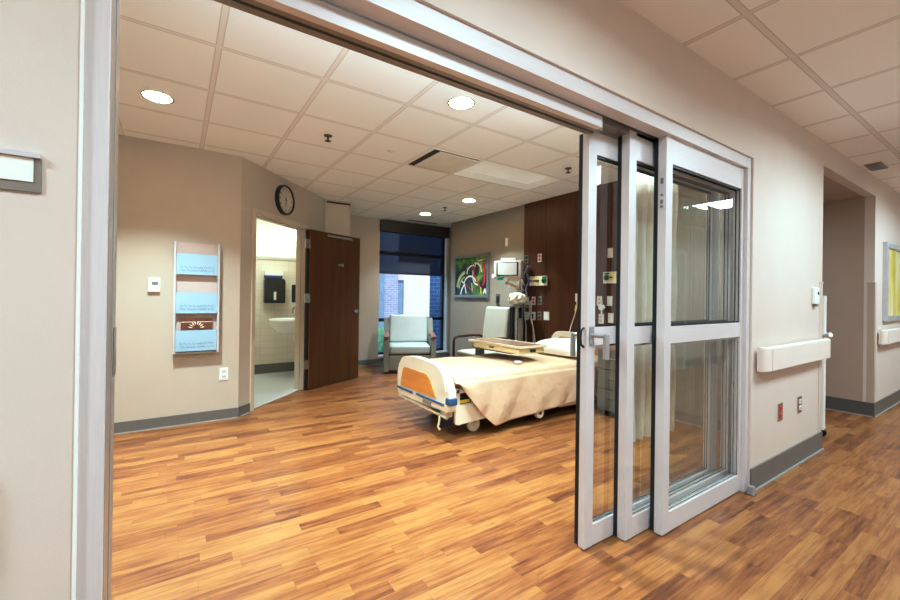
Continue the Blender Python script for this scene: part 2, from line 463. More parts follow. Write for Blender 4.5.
# room ceiling, open where the light trough sits
TX0, TX1, TY0, TY1 = 2.575, 3.735, 3.25, 3.828
c = MB()
for a, b_, d, e in ((-1.3, TX0, 1.16, 7.1), (TX1, 4.9, 1.16, 7.1), (TX0, TX1, 1.16, TY0), (TX0, TX1, TY1, 7.1)):
    c.box(a, b_, d, e, HR, HR + .02)
struct(c.build('ceiling', 'ceil_room'))
struct(box(-4, 13, -1.4, WY + .02, HH, HH + .06).build('ceiling_hall', 'ceil_hall'))
struct(box(4.5, 6.4, WB, 3.3, 2.402, 2.46).build('ceiling_alcove', 'wall_alcove'))
struct(MB().prism([(-.7, 4.66), (.50, 4.66), (1.7, 5.90), (1.75, 7.0), (-.7, 7.0)], 'xy', 2.5, 2.54).build('ceiling_bathroom', 'ceil_plain'))

w = MB()
w.box(-4, -.164, WY, WB, 0, 2.75); w.box(-.160, 3.124, WY, WB, 2.178, 2.75)
w.box(3.124, 4.54, WY, WB, 0, 2.75); w.box(4.54, 6.30, WY, WB, 2.40, 2.75); w.box(6.30, 13, WY, WB, 0, 2.75)
struct(w.build('wall_front', 'wall_hall'))
struct(box(-4, 13, -1.48, -1.4, 0, 2.75).build('wall_hall_opposite', 'wall_hall'))
struct(box(-4.08, -4, -1.4, WY, 0, 2.75).build('wall_hall_end', 'wall_hall'))
struct(box(13, 13.08, -1.4, WY, 0, 2.75).build('wall_hall_far_end', 'wall_hall'))
struct(box(6.30, 6.38, WB, 3.3, 0, 2.44).build('wall_alcove_side', 'wall_alcove'))
struct(box(4.46, 4.54, WB, 3.3, 0, 2.44).build('wall_alcove_near_side', 'wall_alcove'))
struct(box(4.46, 6.38, 3.3, 3.38, 0, 2.44).build('wall_alcove_back', 'wall_alcove'))
struct(box(-1.3, -1.2, WB, YB + .1, 0, 2.7).build('wall_left', 'wall_tan'))
struct(box(-1.2, .53, YB, YB + .05, 0, 2.7).build('wall_back', 'wall_tan'))
# wall at 45 degrees with the bathroom doorway
A = Vector((.527, 4.60, 0)); U = Vector((1.197, 1.276, 0)).normalized(); N = Vector((U.y, -U.x, 0))
T45 = Matrix(((U.x, N.x, 0, A.x), (U.y, N.y, 0, A.y), (0, 0, 1, 0), (0, 0, 0, 1)))   # s along wall, d towards the room
SL, SO0, SO1, ZD = 1.825, .235, 1.255, 2.10
w = MB(T45)
w.box(0, SO0 - .03, -.10, 0, 0, 2.7); w.box(SO0 - .03, SO1 + .03, -.10, 0, ZD + .03, 2.7); w.box(SO1 + .03, SL, -.10, 0, 0, 2.7)
struct(w.build('wall_angled', 'wall_tan'))
E45 = A + U * SL
YRT = E45.y; XRT = 2.15
struct(box(E45.x - .06, XRT, YRT, YRT + .07, 0, 2.7).build('wall_return', 'wall_lit'))
struct(box(XRT - .07, XRT, YRT + .07, 7.1, 0, 2.7).build('wall_return_side', 'wall_tan'))
struct(box(E45.x + .02, XRT - .003, YRT - .012, YRT, HR - .045, HR - .022).build('shadow_gap_strip', 'bronze'))  # dark strip drawn for the shadow gap under the ceiling
# window wall: left pier, below, above
WX0, WX1, WZ0, WZ1 = 3.035, 4.53, .15, 2.60
w = MB()
w.box(XRT, WX0, YW, 7.10, 0, 2.7); w.box(WX1, 4.9, YW, 7.10, 0, 2.7); w.box(WX0, WX1, YW, 7.10, 0, WZ0); w.box(WX0, WX1, YW, 7.10, WZ1, 2.7)
struct(w.build('wall_window', 'wall_tan'))
struct(box(XR, XR + .10, WB, 6.40, 0, 2.7).build('wall_right', 'wall_grey'))
struct(box(4.8, 4.9, 6.40, YW, 0, 2.7).build('wall_window_niche', 'wall_grey'))
struct(box(XR + .10, 4.9, 6.30, 6.40, 0, 2.7).build('wall_niche_end', 'wall_grey'))
# bathroom walls
bw = MB(); bw.box(-.7, 1.72, 6.91, 7.0, 0, 1.79); struct(bw.build('wall_bathroom_back', 'bath_tile'))
struct(box(-.7, 1.72, 6.91, 7.0, 1.79, 2.55).build('wall_bathroom_back_upper', 'bath_paint'))
struct(box(-.7, 1.72, 6.895, 6.91, 1.785, 1.83).build('trim_2', M('grey_tile_trim', (196, 192, 176), .4)))
struct(box(1.72, 1.76, 5.96, 7.0, 0, 2.55).build('wall_bathroom_right', 'bath_tile'))
struct(box(-.75, -.7, 4.66, 7.0, 0, 2.55).build('wall_bathroom_left', 'bath_paint'))

# baseboards with a grey bead of sealant at the floor
def baseboard(name, parts, mt='base', T=None, hb=.148):
    b1 = MB(T); b2 = MB(T)
    for (x0, x1, y0, y1, sx, sy) in parts:
        b1.box(x0, x1, y0, y1, 0, hb)
        b2.box(min(x0, x0 + sx), max(x1, x1 + sx), min(y0, y0 + sy), max(y1, y1 + sy), 0, .008)
    o = struct(b1.build(name, mt)); b2.build('sealant', 'quarter', o)
    return o
baseboard('baseboard_back', [(-1.2, .527, YB - .01, YB, 0, -.012)], hb=.100)
baseboard('baseboard_angled', [(0.004, .175, 0, .01, 0, .012)], T=T45, hb=.100)
baseboard('baseboard_front', [(3.122, 4.55, WY - .01, WY, 0, -.012), (6.30, 13, WY - .01, WY, 0, -.012)])
baseboard('baseboard_alcove', [(6.29, 6.30, WY, 3.3, -.012, 0)], 'base_dark')
baseboard('baseboard_alcove_near', [(4.54, 4.55, WY, 3.3, .012, 0)], 'base_dark')
baseboard('baseboard_alcove_back', [(4.55, 6.29, 3.29, 3.3, 0, -.012)], 'base_dark')
baseboard('baseboard_right', [(XR - .01, XR, WB, 6.40, -.012, 0)], hb=.100)
baseboard('baseboard_window', [(XRT, 4.8, YW - .01, YW, 0, -.012)], hb=.100)
baseboard('baseboard_bathroom', [(-.7, 1.72, 6.90, 6.91, 0, 0)])
baseboard('baseboard_hall', [(-4, 13, -1.4, -1.39, 0, .012)])

# ------------------------------------------------------------------ sliding door set
# frame: jambs and stepped header (setting)
j = MB(); j.box(-.166, -.124, 1.126, 1.14, 0, 2.18, .002); j2 = MB(); j2.box(-.160, -.123, 1.1405, 1.282, 0, 2.10, .001); j2.box(-.128, -.1215, 1.205, 1.22, 0, 2.06)
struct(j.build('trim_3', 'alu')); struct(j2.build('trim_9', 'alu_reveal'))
struct(box(-.170, -.164, 1.114, 1.12, 0, 2.18).build('trim_4', 'white'))
pull = box(-.123, -.1195, 1.236, 1.27, 1.05, 1.165, .0015)
tag(pull.build('recessed_pull', 'steel'), 'small steel strike plate on the inner face of the left door jamb', 'door strike')
h = MB(); h.box(-.165, 3.124, 1.130, 1.20, 2.110, 2.186, .002)
struct(h.build('trim_5', 'alu_h'))
h = MB(); h.box(-.123, 1.655, 1.200, 1.232, 2.052, 2.104, .002)
struct(h.build('trim_6', 'alu_h'))
h = MB()
h.box(-.123, 3.088, 1.232, 1.262, 2.098, 2.172); h.box(-.123, 1.70, 1.232, 1.250, 2.060, 2.10); h.box(-.123, 1.70, 1.258, 1.275, 2.066, 2.10); h.box(-.123, 1.70, 1.283, 1.30, 2.062, 2.10)
h.box(-.123, 1.69, 1.305, 1.322, 2.068, 2.10); h.box(-.123, 3.088, 1.262, 1.335, 2.10, 2.172)
h.box(1.66, 3.05, 1.205, 1.225, 2.135, 2.172)
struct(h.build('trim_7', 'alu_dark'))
j = MB(); j.box(3.078, 3.124, 1.130, 1.17, .0, 2.110, .002)
struct(j.build('trim_8', 'alu'))

def sliding(label, x0, x1, y0, y1, ztop, trail):
    t = thing('sliding_glass_panel', label, 'sliding door', (x0, y0, 0), group='telescoping glass door panels')
    wdt, dp = x1 - x0, y1 - y0; st = .064
    a = MB().box(0, st, 0, dp, .006, ztop, .002); a.build('leading_stile', 'alu', t)
    a = MB().box(wdt - trail, wdt, 0, dp, .006, ztop, .002); a.build('trailing_stile', 'alu', t)
    MB().box(st, wdt - trail, .002, dp - .002, 1.972, ztop, .002).build('top_rail', 'alu_h', t)
    MB().box(st, wdt - trail, .002, dp - .002, 1.012, 1.104, .002).build('middle_rail', 'alu_h', t)
    MB().box(st, wdt - trail, .002, dp - .002, .006, .112, .002).build('bottom_rail', 'alu_h', t)
    for z0, z1 in ((1.104, 1.972), (.112, 1.012)):
        g = MB(); yg = dp * .5
        g.quad((st, yg, z0), (wdt - trail, yg, z0), (wdt - trail, yg, z1), (st, yg, z1))
        gp = g.build('glass_pane', 'glass', t, recalc=False)
        b = MB()
        for q in (.010, dp - .014):
            b.box(st, wdt - trail, q, q + .004, z0, z0 + .010); b.box(st, wdt - trail, q, q + .004, z1 - .010, z1)
            b.box(st, st + .006, q, q + .004, z0, z1); b.box(wdt - trail - .006, wdt - trail, q, q + .004, z0, z1)
        b.build('glazing_bead', 'steel' if z0 < 1 else 'blackp', gp)
    MB().box(.0, .012, dp, dp + .022, .012, ztop - .01).build('brush_seal', 'black', t)
    return t
p3 = sliding('front fixed panel of the telescoping glass door, flush with the hall wall', 2.130, 3.118, 1.152, 1.197, 2.128, .072)
# indicator strip on the edge of the fixed panel
b = MB().box(-.002, 0, .008, .036, 1.725, 1.905); lo = b.build('latch_plate', 'silverstrip', p3)
for z, hh in ((1.875, .03), (1.80, .012), (1.765, .022), (1.74, .014)): MB().box(-.004, -.002, .014, .030, z - hh / 2, z + hh / 2).build('keeper_slot', 'alu_dark', lo)
p2 = sliding('middle telescoping glass door panel, between the fixed and the leading panels', 1.921, 3.185, 1.230, 1.275, 2.118, .105)
p1 = sliding('leading glass door panel with bar handles, furthest into the room', 1.685, 3.085, 1.297, 1.335, 2.084, .115)
# hardware of the leading panel
hp = MB(); hp.box(.018, .052, -.006, 0, 1.015, 1.108, .004); hp.cyl((.035, -.003, 1.065), (.035, -.085, 1.065), .011); hp.tube([(.035, -.085, 1.072), (.035, -.087, 1.0), (.035, -.085, .955)], .0145, 12)
hp.build('pull_handle', 'pullgrey', p1)
hp = MB(); hp.box(.018, .052, .038, .044, 1.0, 1.10, .004); hp.cyl((.035, .04, 1.06), (.035, .112, 1.06), .010); hp.tube([(.035, .112, 1.068), (.035, .114, 1.0), (.035, .112, .945)], .0135, 12)
hp.build('pull_handle', 'pullgrey', p1)
hp = MB(); hp.cyl((.036, -.010, 1.018), (.036, 0, 1.018), .010); hp.build('lock_cylinder', 'steel', p1)
hp = MB(); hp.tube([(0, .018, 1.10), (-.020, .019, 1.09), (-.024, .019, 1.05), (-.020, .019, 1.02), (0, .018, 1.005)], .006, 10); hp.build('edge_pull', 'blackp', p1)
g = thing('floor_guide', 'small grey floor guide block at the foot of the fixed glass panel', 'door guide', (3.092, 1.10, 0))
MB().box(-.028, .012, -.022, .012, .004, .056, .005).build('guide_block', 'pullgrey', g)
MB().box(-.034, .018, -.028, .012, 0, .004).build('foot_plate', 'steel', g)

# ------------------------------------------------------------------ bathroom doorway, door, fittings
fr = MB(T45)
fw = .055
fr.box(SO0 - fw, SO0, -.11, .014, 0, ZD + fw, .003); fr.box(SO1, SO1 + fw, -.11, .014, 0, ZD + fw, .003)
fr.box(SO0, SO1, -.11, .014, ZD, ZD + fw, .003)
fr.box(SO0, SO0 + .014, -.11, -.045, 0, ZD); fr.box(SO1 - .014, SO1, -.11, -.045, 0, ZD); fr.box(SO0, SO1, -.11, -.045, ZD - .014, ZD)
struct(fr.build('shadow_gap_strip0', 'frame_tan'))
D0 = Vector((1.438, 5.428, 0)); DV = Vector((.8925, .4511, 0)).normalized()
dr = bpy.data.objects.new('door_1', None); col.objects.link(dr); dr['kind'] = 'structure'
dr.location = D0; dr.rotation_euler = (0, 0, math.atan2(DV.y, DV.x))
dr['label'] = 'dark walnut bathroom door standing open against the wall'
LW = .945
MB().box(.004, LW, 0, .040, .010, 2.095, .001).build('leaf', 'door_wood', dr)
MB().box(-.001, .004, 0.0, .042, .010, 2.095).build('edge_strip', 'door_edge', dr)
hn = MB(); hn.cyl((LW - .065, 0, 1.005), (LW - .065, -.010, 1.005), .032, seg=24); hn.cyl((LW - .065, -.01, 1.005), (LW - .065, -.045, 1.005), .012)
hn.tube([(LW - .065, -.045, 1.005), (LW - .10, -.052, 1.005), (LW - .165, -.046, 1.004)], .011, 10)
hn.cyl((LW, .02, 1.005), (LW + .004, .02, 1.005), .014)
hn.cyl((LW - .065, .04, 1.005), (LW - .065, .052, 1.005), .032, seg=24); hn.tube([(LW - .065, .052, 1.005), (LW - .065, .085, 1.005), (LW - .165, .085, 1.004)], .011, 10)
hn.build('door_handle', 'steel', dr)
MB().box(.275, .765, -.022, 0, 2.035, 2.066, .003).build('closer_arm', 'steel', dr)
ck = MB(); ck.box(.50, .60, -.008, 0, 1.650, 1.682, .002); ck.tube([(.55, -.004, 1.665), (.55, -.03, 1.655), (.55, -.034, 1.675)], .005); ck.build('coat_hook', 'steel', dr)
for z in (1.90, 1.20, .34):
    MB().box(-.085, .0, -.012, .008, z - .06, z + .06, .002).build('hinge', 'steel', dr)
# black strip standing in for the shade in the hinge-side gap
MB().box(-.045, -.004, .01, .04, .01, 2.09).build('gap_shade', 'blackp', dr)

# bathroom things
t = thing('wall_mounted_towel_dispenser', 'smoked black paper towel dispenser on the bathroom tile wall', 'towel dispenser', (1.275, 6.908, 1.30))
MB().prism([(-.155, -.19), (.155, -.19), (.155, .155), (.13, .185), (-.13, .185), (-.155, .155)], 'xz', -.10, 0, .01).build('housing', 'darkglass', t)
MB().box(-.018, .018, -.104, -.098, -.15, -.02, .002).build('viewing_slot', 'offwhite', t)
MB().box(-.15, .15, -.106, -.098, -.195, -.155, .003).build('lower_lip', 'blackp', t)
t = thing('glove_carton', 'white and blue carton on top of the towel dispenser', 'box', (1.255, 6.85, 1.487))
MB().box(-.13, .13, -.045, .05, .045, .115, .003).build('carton_top', 'white', t)
MB().box(-.125, .125, -.046, .05, 0, .045, .002).build('carton_base', M('navy_card', (52, 62, 104), .5), t)
t = thing('soap_dispenser', 'narrow black soap dispenser on the wall above the bathroom sink', 'soap dispenser', (1.72, 6.5, 1.12))
MB().box(-.255, 0, -.06, .06, 0, .27, .012).build('housing', 'blackp', t)
MB().box(-.16, -.06, -.03, .03, -.02, 0, .004).build('push_bar', 'darkglass', t)
t = thing('bathroom_sink', 'white wall hung sink seen side on through the bathroom doorway', 'sink', (1.72, 6.40, .805))
sk = MB()
def sinkf(a, b):
    an = 2 * PI * a
    ex, ey = math.cos(an), math.sin(an)
    prof = [(1.0, .075), (1.04, .055), (1.02, .02), (.92, -.04), (.72, -.10), (.45, -.14), (.0, -.15)]
    i = min(int(b * 6 + 1e-6), 5); f = b * 6 - i
    r = prof[i][0] * (1 - f) + prof[i + 1][0] * f; z = prof[i][1] * (1 - f) + prof[i + 1][1] * f
    return (-.31 + .285 * r * ex, .22 * r * ey, z)
sk.grid(sinkf, 32, 18)
def sinkin(a, b):
    an = -2 * PI * a
    prof = [(1.0, .075), (.90, .078), (.84, .05), (.7, -.02), (.4, -.07), (0, -.08)]
    i = min(int(b * 5 + 1e-6), 4); f = b * 5 - i
    r = prof[i][0] * (1 - f) + prof[i + 1][0] * f; z = prof[i][1] * (1 - f) + prof[i + 1][1] * f
    return (-.31 + .285 * r * math.cos(an), .22 * r * math.sin(an), z)
sk.grid(sinkin, 32, 15); sk.box(-.16, -.004, -.23, .23, -.05, .10, .02)
sk.build('basin', 'porcelain', t)
tp = MB(); tp.tube([(-.10, 0, .09)] + [(-.10 - .085 + .085 * math.cos(a), 0, .19 + .085 * math.sin(a)) for a in [k * PI / 10 for k in range(11)]] + [(-.27, 0, .15)], .012, 10)
tp.box(-.13, -.07, -.10, .10, .085, .11, .008)
tp.build('gooseneck_tap', 'steel', t)
pt = MB(); pt.cyl((-.22, 0, -.15), (-.22, 0, -.26), .02); pt.tube([(-.22, 0, -.26), (-.21, 0, -.30), (-.16, 0, -.31), (-.06, 0, -.28), (-.01, 0, -.28)], .018); pt.cyl((-.14, -.12, -.3), (-.14, -.12, -.795), .012)
pt.build('drain_trap', 'white', t)
t = thing('wall_lamp', 'small glowing round lamp high on the bathroom wall', 'lamp', (1.64, 6.908, 2.2))
MB().sphere((-.07, -.06, 0), .075).build('globe', 'globe', t)
MB().cyl((-.07, 0, 0), (-.07, -.03, 0), .04).build('mount', 'steel', t)

# ------------------------------------------------------------------ clock (on the angled wall)
tc_ = A + U * .755 + N * 0
t = thing('wall_clock', 'round black rimmed wall clock above the bathroom doorway', 'clock', (tc_.x, tc_.y, 2.365), rz=math.atan2(U.y, U.x))
R_ = .178
MB().lathe([(0, 0), (R_, 0), (R_, -.035), (R_ - .006, -.046), (R_ - .02, -.046), (R_ - .024, -.030), (0, -.030)], axis='y', seg=48).build('rim', 'blackp', t)
MB().lathe([(0, -.031), (R_ - .023, -.031)], axis='y', seg=48).build('dial', 'clockface', t)
for k in range(12):
    cu = bpy.data.curves.new('num', 'FONT'); cu.body = str(k if k else 12); cu.size = .042; cu.align_x = 'CENTER'; cu.align_y = 'CENTER'; cu.extrude = .0005
    tmp = bpy.data.objects.new('numtmp', cu); me = bpy.data.meshes.new_from_object(tmp); bpy.data.objects.remove(tmp)
    an = PI / 2 - k * PI / 6
    me.transform(Matrix.Translation((.122 * math.cos(an), -.0325, .122 * math.sin(an))) @ Matrix.Rotation(PI / 2, 4, 'X'))
    me.materials.clear(); me.materials.append(m['blackp'])
    o = bpy.data.objects.new('numeral', me); col.objects.link(o); o.parent = t
tk = MB()
for k in range(60):
    an = k * PI / 30; r1 = .150
    c0 = Vector((r1 * math.cos(an), -.0322, r1 * math.sin(an))); d = Vector((math.cos(an), 0, math.sin(an)))
    tk.cyl(c0 - d * (.004 if k % 5 else .007), c0 + d * .003, .0012, seg=5)
tk.build('minute_marks', 'blackp', t)
def hand(name, hours, ln, wd):
    an = PI / 2 - hours * PI / 6; d = Vector((math.cos(an), 0, math.sin(an))); q = Vector((-d.z, 0, d.x))
    y = Vector((0, -.0345, 0)); b = MB()
    b.quad(*(y + p for p in (-d * .025 - q * wd, d * ln - q * wd * .4, d * ln + q * wd * .4, -d * .025 + q * wd)))
    b.build(name, 'blackp', t)
hand('hour_hand', 5.53, .075, .006); hand('minute_hand', 6.35, .115, .004)
MB().cyl((0, -.033, 0), (0, -.038, 0), .008).build('hub', 'blackp', t)

# ------------------------------------------------------------------ leaflet rack, thermostat, socket on the back wall
t = thing('leaflet_rack', 'tall wall rack with three powder blue pockets on the tan wall', 'leaflet rack', (.160, YB, .69))
RW, RH = .352, 1.03
MB().box(-RW / 2, RW / 2, -.014, 0, 0, RH).build('backboard', 'rack_back', t)
for s in (-1, 1): MB().box(s * RW / 2 - .009, s * RW / 2 + .009, -.075, 0, -.01, RH + .002, .003).build('side_rail', 'rackgrey', t)
for k, z in enumerate((.01, .365, .728)):
    pk = MB().box(-RW / 2 + .011, RW / 2 - .011, -.066, -.060, z, z + .195); pk.box(-RW / 2 + .011, RW / 2 - .011, -.062, -.014, z, z + .006)
    po = pk.build('pocket', 'pocket', t)
    ink = MB(); random.seed(11)
    for ln in range(2):
        x = -.135
        while x < .13:
            wv = random.uniform(.014, .030); zz = z + .070 - ln * .030
            ink.tube([(x, -.0668, zz - .010 * random.random()), (x + wv * .35, -.0668, zz + .012 * random.random() + .004), (x + wv * .7, -.0668, zz - .010), (x + wv, -.0668, zz + .006 * random.random())], .0016, 5)
            x += wv + random.choice((.0, .002, .009))
    ink.build('printed_lettering', 'pocket_ink', po)
MB().box(-RW / 2 + .005, RW / 2 - .005, -.07, 0, -.012, .002).build('bottom_rail', 'greymetal', t)
for k, (xa, xb) in enumerate(((-.125, -.003), (.003, .130))):
    t = thing('leaflet', ('brown leaflet in the lowest rack pocket, on the thermostat side', 'brown leaflet in the lowest rack pocket, on the doorway side')[k], 'leaflet', (.160, YB - .030, .7075), group='leaflets in the rack')
    MB().box(xa, xb, -.012, -.004, 0, .305 - .004 * k).build('cover', 'leaflet', t)
    MB().box(xa + .003, xb - .003, -.013, -.012, .262, .268).build('title_line', 'leaf_ink', t)
    pet = MB()
    for q in range(4):
        an = PI * (.5 + (q + .5) / 8 * (1 if k == 0 else -1))
        cx = 0.003 if k == 0 else -.003
        c0 = Vector((cx * 0, -.0135, .205)) + Vector((math.cos(an), 0, math.sin(an))) * .05
        dx = Vector((math.cos(an), 0, math.sin(an))) * .021; pp = Vector((-math.sin(an), 0, math.cos(an))) * .006
        pet.quad(c0 - dx, c0 + pp, c0 + dx, c0 - pp)
    pet.build('petal_print', 'leaf_ink', t)

t = thing('wall_mounted_thermostat', 'small white thermostat on the tan wall beside the leaflet rack', 'thermostat', (-.172, YB, 1.252))
MB().box(-.045, .045, -.03, 0, 0, .125, .006).build('cover', 'white', t)
MB().box(-.018, .030, -.032, -.029, .062, .092, .001).build('display', M('grey_lcd', (120, 124, 112), .3), t)

def outlet(label, loc, rz, pw, ph, style, group=None):
    """wall plate; local -y faces the room"""
    t = thing('wall_outlet', label, 'outlet', loc, rz, group)
    pm = {'white': 'white', 'red': 'white', 'grey': 'signgrey', 'steel': 'steel', 'steelred': 'steel', 'blank': 'offwhite', 'steelgrey': 'steel'}[style]
    MB().box(-pw / 2, pw / 2, -.008, 0, -ph / 2, ph / 2, .003).build('wall_plate', pm, t)
    sm = {'white': 'offwhite', 'red': 'red', 'grey': 'darkmetal', 'steel': 'darkmetal', 'steelred': 'redbright', 'blank': 'white', 'steelgrey': 'white'}[style]
    if style == 'blank':
        MB().box(-pw * .3, pw * .3, -.011, -.007, -ph * .36, ph * .36, .002).build('insert', sm, t)
    else:
        for s in (-1, 1):
            so = MB().box(-pw * .27, pw * .27, -.012, -.007, s * ph * .2 - ph * .13, s * ph * .2 + ph * .13, .003).build('socket', sm, t)
            sl = MB()
            for q in (-1, 1): sl.box(q * pw * .11 - .0025, q * pw * .11 + .0025, -.0128, -.0118, s * ph * .2 - ph * .06, s * ph * .2 + ph * .07)
            sl.build('slot', 'blackp', so)
    return t
outlet('white wall outlet below the leaflet rack on the tan wall', (.398, YB, .45), 0, .078, .125, 'white')
outlet('outlet with two red sockets low on the hall wall under the handrail', (3.62, WY, .449), 0, .075, .125, 'steelred')
outlet('steel outlet with pale sockets low on the hall wall, nearer the alcove', (4.015, WY, .449), 0, .075, .125, 'steelgrey')

# ------------------------------------------------------------------ headwall: walnut panels and devices
PX = XR - .022
for k, (a, b_) in enumerate(((4.002, 4.430), (2.85, 3.994), (2.42, 2.842))):
    o = box(PX, XR, a, b_, .150, HR).build('wall_wood_panel', 'panel_wood'); struct(o)
struct(box(XR - .006, XR, 2.838, 4.006, .15, HR).build('shadow_gap_strip1', 'blackp'))
MINUS = -PI / 2      # local -y faces -x
def ro(label, y, z, style, pw=.072, ph=.118, x=PX, group='headwall outlets'): return outlet(label, (x, y, z), MINUS, pw, ph, style, group)
ro('grey outlet high on the walnut headwall next to the grey wall', 4.365, 1.805, 'steel')
ro('red outlet high on the walnut headwall beside the panel seam', 4.106, 1.809, 'red')
ro('pale outlet in the upper outlet row behind the hanging cables', 4.345, 1.195, 'white')
ro('red socketed outlet in the middle of the upper outlet row', 4.215, 1.198, 'red')
ro('grey outlet at the seam end of the upper outlet row', 4.095, 1.203, 'grey')
ro('pale outlet in the lower outlet row next to the grey wall', 4.345, .974, 'white')
ro('pale outlet with a dark plug in the lower outlet row', 4.212, .979, 'white')
ro('grey outlet third along the lower outlet row', 4.092, .989, 'grey')
ro('wide blank ivory plate ending the lower outlet row', 3.965, .992, 'blank', .10)
ro('ivory plate high on the headwall seen through the leading door glass', 2.972, 1.789, 'blank')
ro('faint pale outlet behind the door glass left of an ivory plate', 3.112, 1.215, 'white')
ro('ivory plate seen through the door glass under the gas outlet strip', 2.972, 1.217, 'blank')
ro('lowest ivory plate seen through the leading door glass', 2.955, 1.016, 'blank')
ro('white plate behind the suction gauge seen through the door glass', 3.085, 1.0, 'white')
t = outlet('small pale sensor plate high on the grey wall above the monitor', (XR, 4.835, 2.111), MINUS, .06, .13, 'blank')
t = thing('wall_hook_plate', 'narrow steel device on the grey wall above the ivory chair', 'wall plate', (XR, 5.017, 1.206), MINUS)
MB().box(-.04, .04, -.022, 0, -.09, .09, .006).build('plate', 'steel', t)
MB().box(-.022, .022, -.04, -.022, -.06, .05, .004).build('dark_insert', 'darkmetal', t)

def gas_rail(label, y0, y1, z0, z1, order):
    t = thing('gas_outlet_strip', label, 'medical gas outlet', (PX, (y0 + y1) / 2, z0), MINUS)
    L = y1 - y0; hgt = z1 - z0
    MB().box(-L / 2, L / 2, -.05, 0, 0, hgt, .004).build('housing', 'offwhite', t)
    for x, mt, r in order:
        MB().lathe([(0, -.062), (r, -.062), (r, -.05), (r + .004, -.048)], (x, 0, hgt * .5), 20, 'y').build('gas_outlet', mt, t)
        MB().cyl((x, -.085, hgt * .5), (x, -.06, hgt * .5), r * .4).build('outlet_core', 'blackp', t)
    for x, mt, r in order:
        MB().box(x - r, x + r, -.053, -.05, hgt * .78, hgt * .92).build('colour_tag', mt, t)
    return t
gas_rail('ivory gas outlet strip with yellow and green outlets on the headwall near the monitor', 3.955, 4.255, 1.415, 1.548, [(-.10, 'offwhite', .03), (.0, 'yellow', .034), (.13, 'green', .036)])
gas_rail('ivory gas outlet strip seen through the leading door glass', 2.72, 3.035, 1.425, 1.562, [(-.105, 'green', .034), (-.03, 'yellow', .030), (.10, 'green', .03)])
# dark flow-meter knobs plugged into the strips
t = thing('wall_mounted_flow_meter', 'dark flow meter plugged into the gas strip near the monitor', 'flow meter', (PX - .105, 4.06, 1.50), MINUS)
MB().cyl((-.07, 0, -.02), (.03, 0, -.02), .014).build('valve_body', 'darkmetal', t)
MB().cyl((-.02, 0, -.02), (-.02, 0, .075), .012, .008).build('sight_tube', 'glass', t)
t = thing('suction_gauge', 'suction gauge with a thin stem behind the leading door glass', 'gauge', (PX - .075, 3.03, 1.08), MINUS)
MB().cyl((0, -.02, .06), (0, .02, .06), .034).build('dial', 'white', t)
MB().cyl((0, 0, -.12), (0, 0, .14), .010).build('stem', 'clear_tube', t)
MB().box(-.025, .025, .02, .074, .04, .08, .004).build('bracket', 'darkmetal', t)

# nurse call cord
t = thing('pull_cord', 'white nurse call cord with yellow clip hanging above the headboard', 'cord', (PX, 3.437, 1.25), MINUS)
MB().box(-.03, .03, -.02, 0, -.05, .055, .004).build('call_station', 'offwhite', t)
cd = MB(); cd.tube([(0, -.02, -.03), (.01, -.03, -.12), (-.03, -.035, -.25), (-.07, -.04, -.36), (-.085, -.05, -.44)], .006); cd.build('cord', 'clear_tube', t)
MB().cyl((.003, -.03, -.09), (-.012, -.034, -.17), .012).build('clip', 'yellow', t)

# picture on the grey wall
def picture(name, label, loc, rz, pw, ph, fmat, amat, fw=.05, mat_w=0.0):
    t = thing(name, label, 'picture', loc, rz)
    fb = MB()
    for a in ((-pw / 2, pw / 2, -ph / 2, -ph / 2 + fw), (-pw / 2, pw / 2, ph / 2 - fw, ph / 2), (-pw / 2, -pw / 2 + fw, -ph / 2 + fw, ph / 2 - fw), (pw / 2 - fw, pw / 2, -ph / 2 + fw, ph / 2 - fw)):
        fb.box(a[0], a[1], -.04, 0, a[2], a[3], .004)
    fb.build('frame', fmat, t)
    MB().box(-pw / 2 + fw, pw / 2 - fw, -.018, -.006, -ph / 2 + fw, ph / 2 - fw).build('print', amat, t)
    return t
t = picture('framed_picture', 'silver framed abstract print of white arches and red strokes on the grey wall', (XR, 5.745, 1.603), MINUS, 1.01, .755, 'picframe2', 'art1')
def stroke(b, pts, wd, y=-.0195):
    for (x0, z0), (x1, z1) in zip(pts, pts[1:]):
        d = Vector((x1 - x0, 0, z1 - z0)).normalized() * .002; q = Vector((-d.z, 0, d.x)) / .002 * wd / 2
        p0 = Vector((x0, y, z0)) - d; p1 = Vector((x1, y, z1)) + d
        b.quad(p0 - q, p1 - q, p1 + q, p0 + q)
def arc(cx, cz, rx, rz_, a0, a1, n=16): return [(cx + rx * math.cos(math.radians(a0 + (a1 - a0) * i / n)), cz + rz_ * math.sin(math.radians(a0 + (a1 - a0) * i / n))) for i in range(n + 1)]
b = MB(); stroke(b, arc(-.02, -.14, .17, .14, 180, 20), .03); stroke(b, arc(.09, .06, .2, .13, 190, 90), .026); stroke(b, arc(.14, .06, .16, .16, 100, 0), .026)
stroke(b, [(-.26, -.08), (-.18, -.14), (-.13, -.30)], .026); stroke(b, [(-.30, -.32), (-.26, -.22), (-.19, -.14)], .03); stroke(b, [(.06, .10), (.06, -.04), (.10, -.12), (.20, -.16)], .02); stroke(b, [(.1, .16), (.2, .26), (.36, .27)], .016)
stroke(b, [(.36, -.30), (.40, -.22), (.43, -.31)], .034)
b.build('white_arches', 'artwhite', t)
b = MB(); stroke(b, [(.05, .22), (.08, .06), (.16, -.06), (.28, -.20), (.30, -.28)], .022, -.0205); stroke(b, arc(.34, .05, .05, .20, 100, -100), .05, -.0205); stroke(b, [(-.14, -.14), (-.02, -.22), (.10, -.28)], .016, -.0205); stroke(b, [(.2, .26), (.12, .14), (.10, .0)], .014, -.0205)
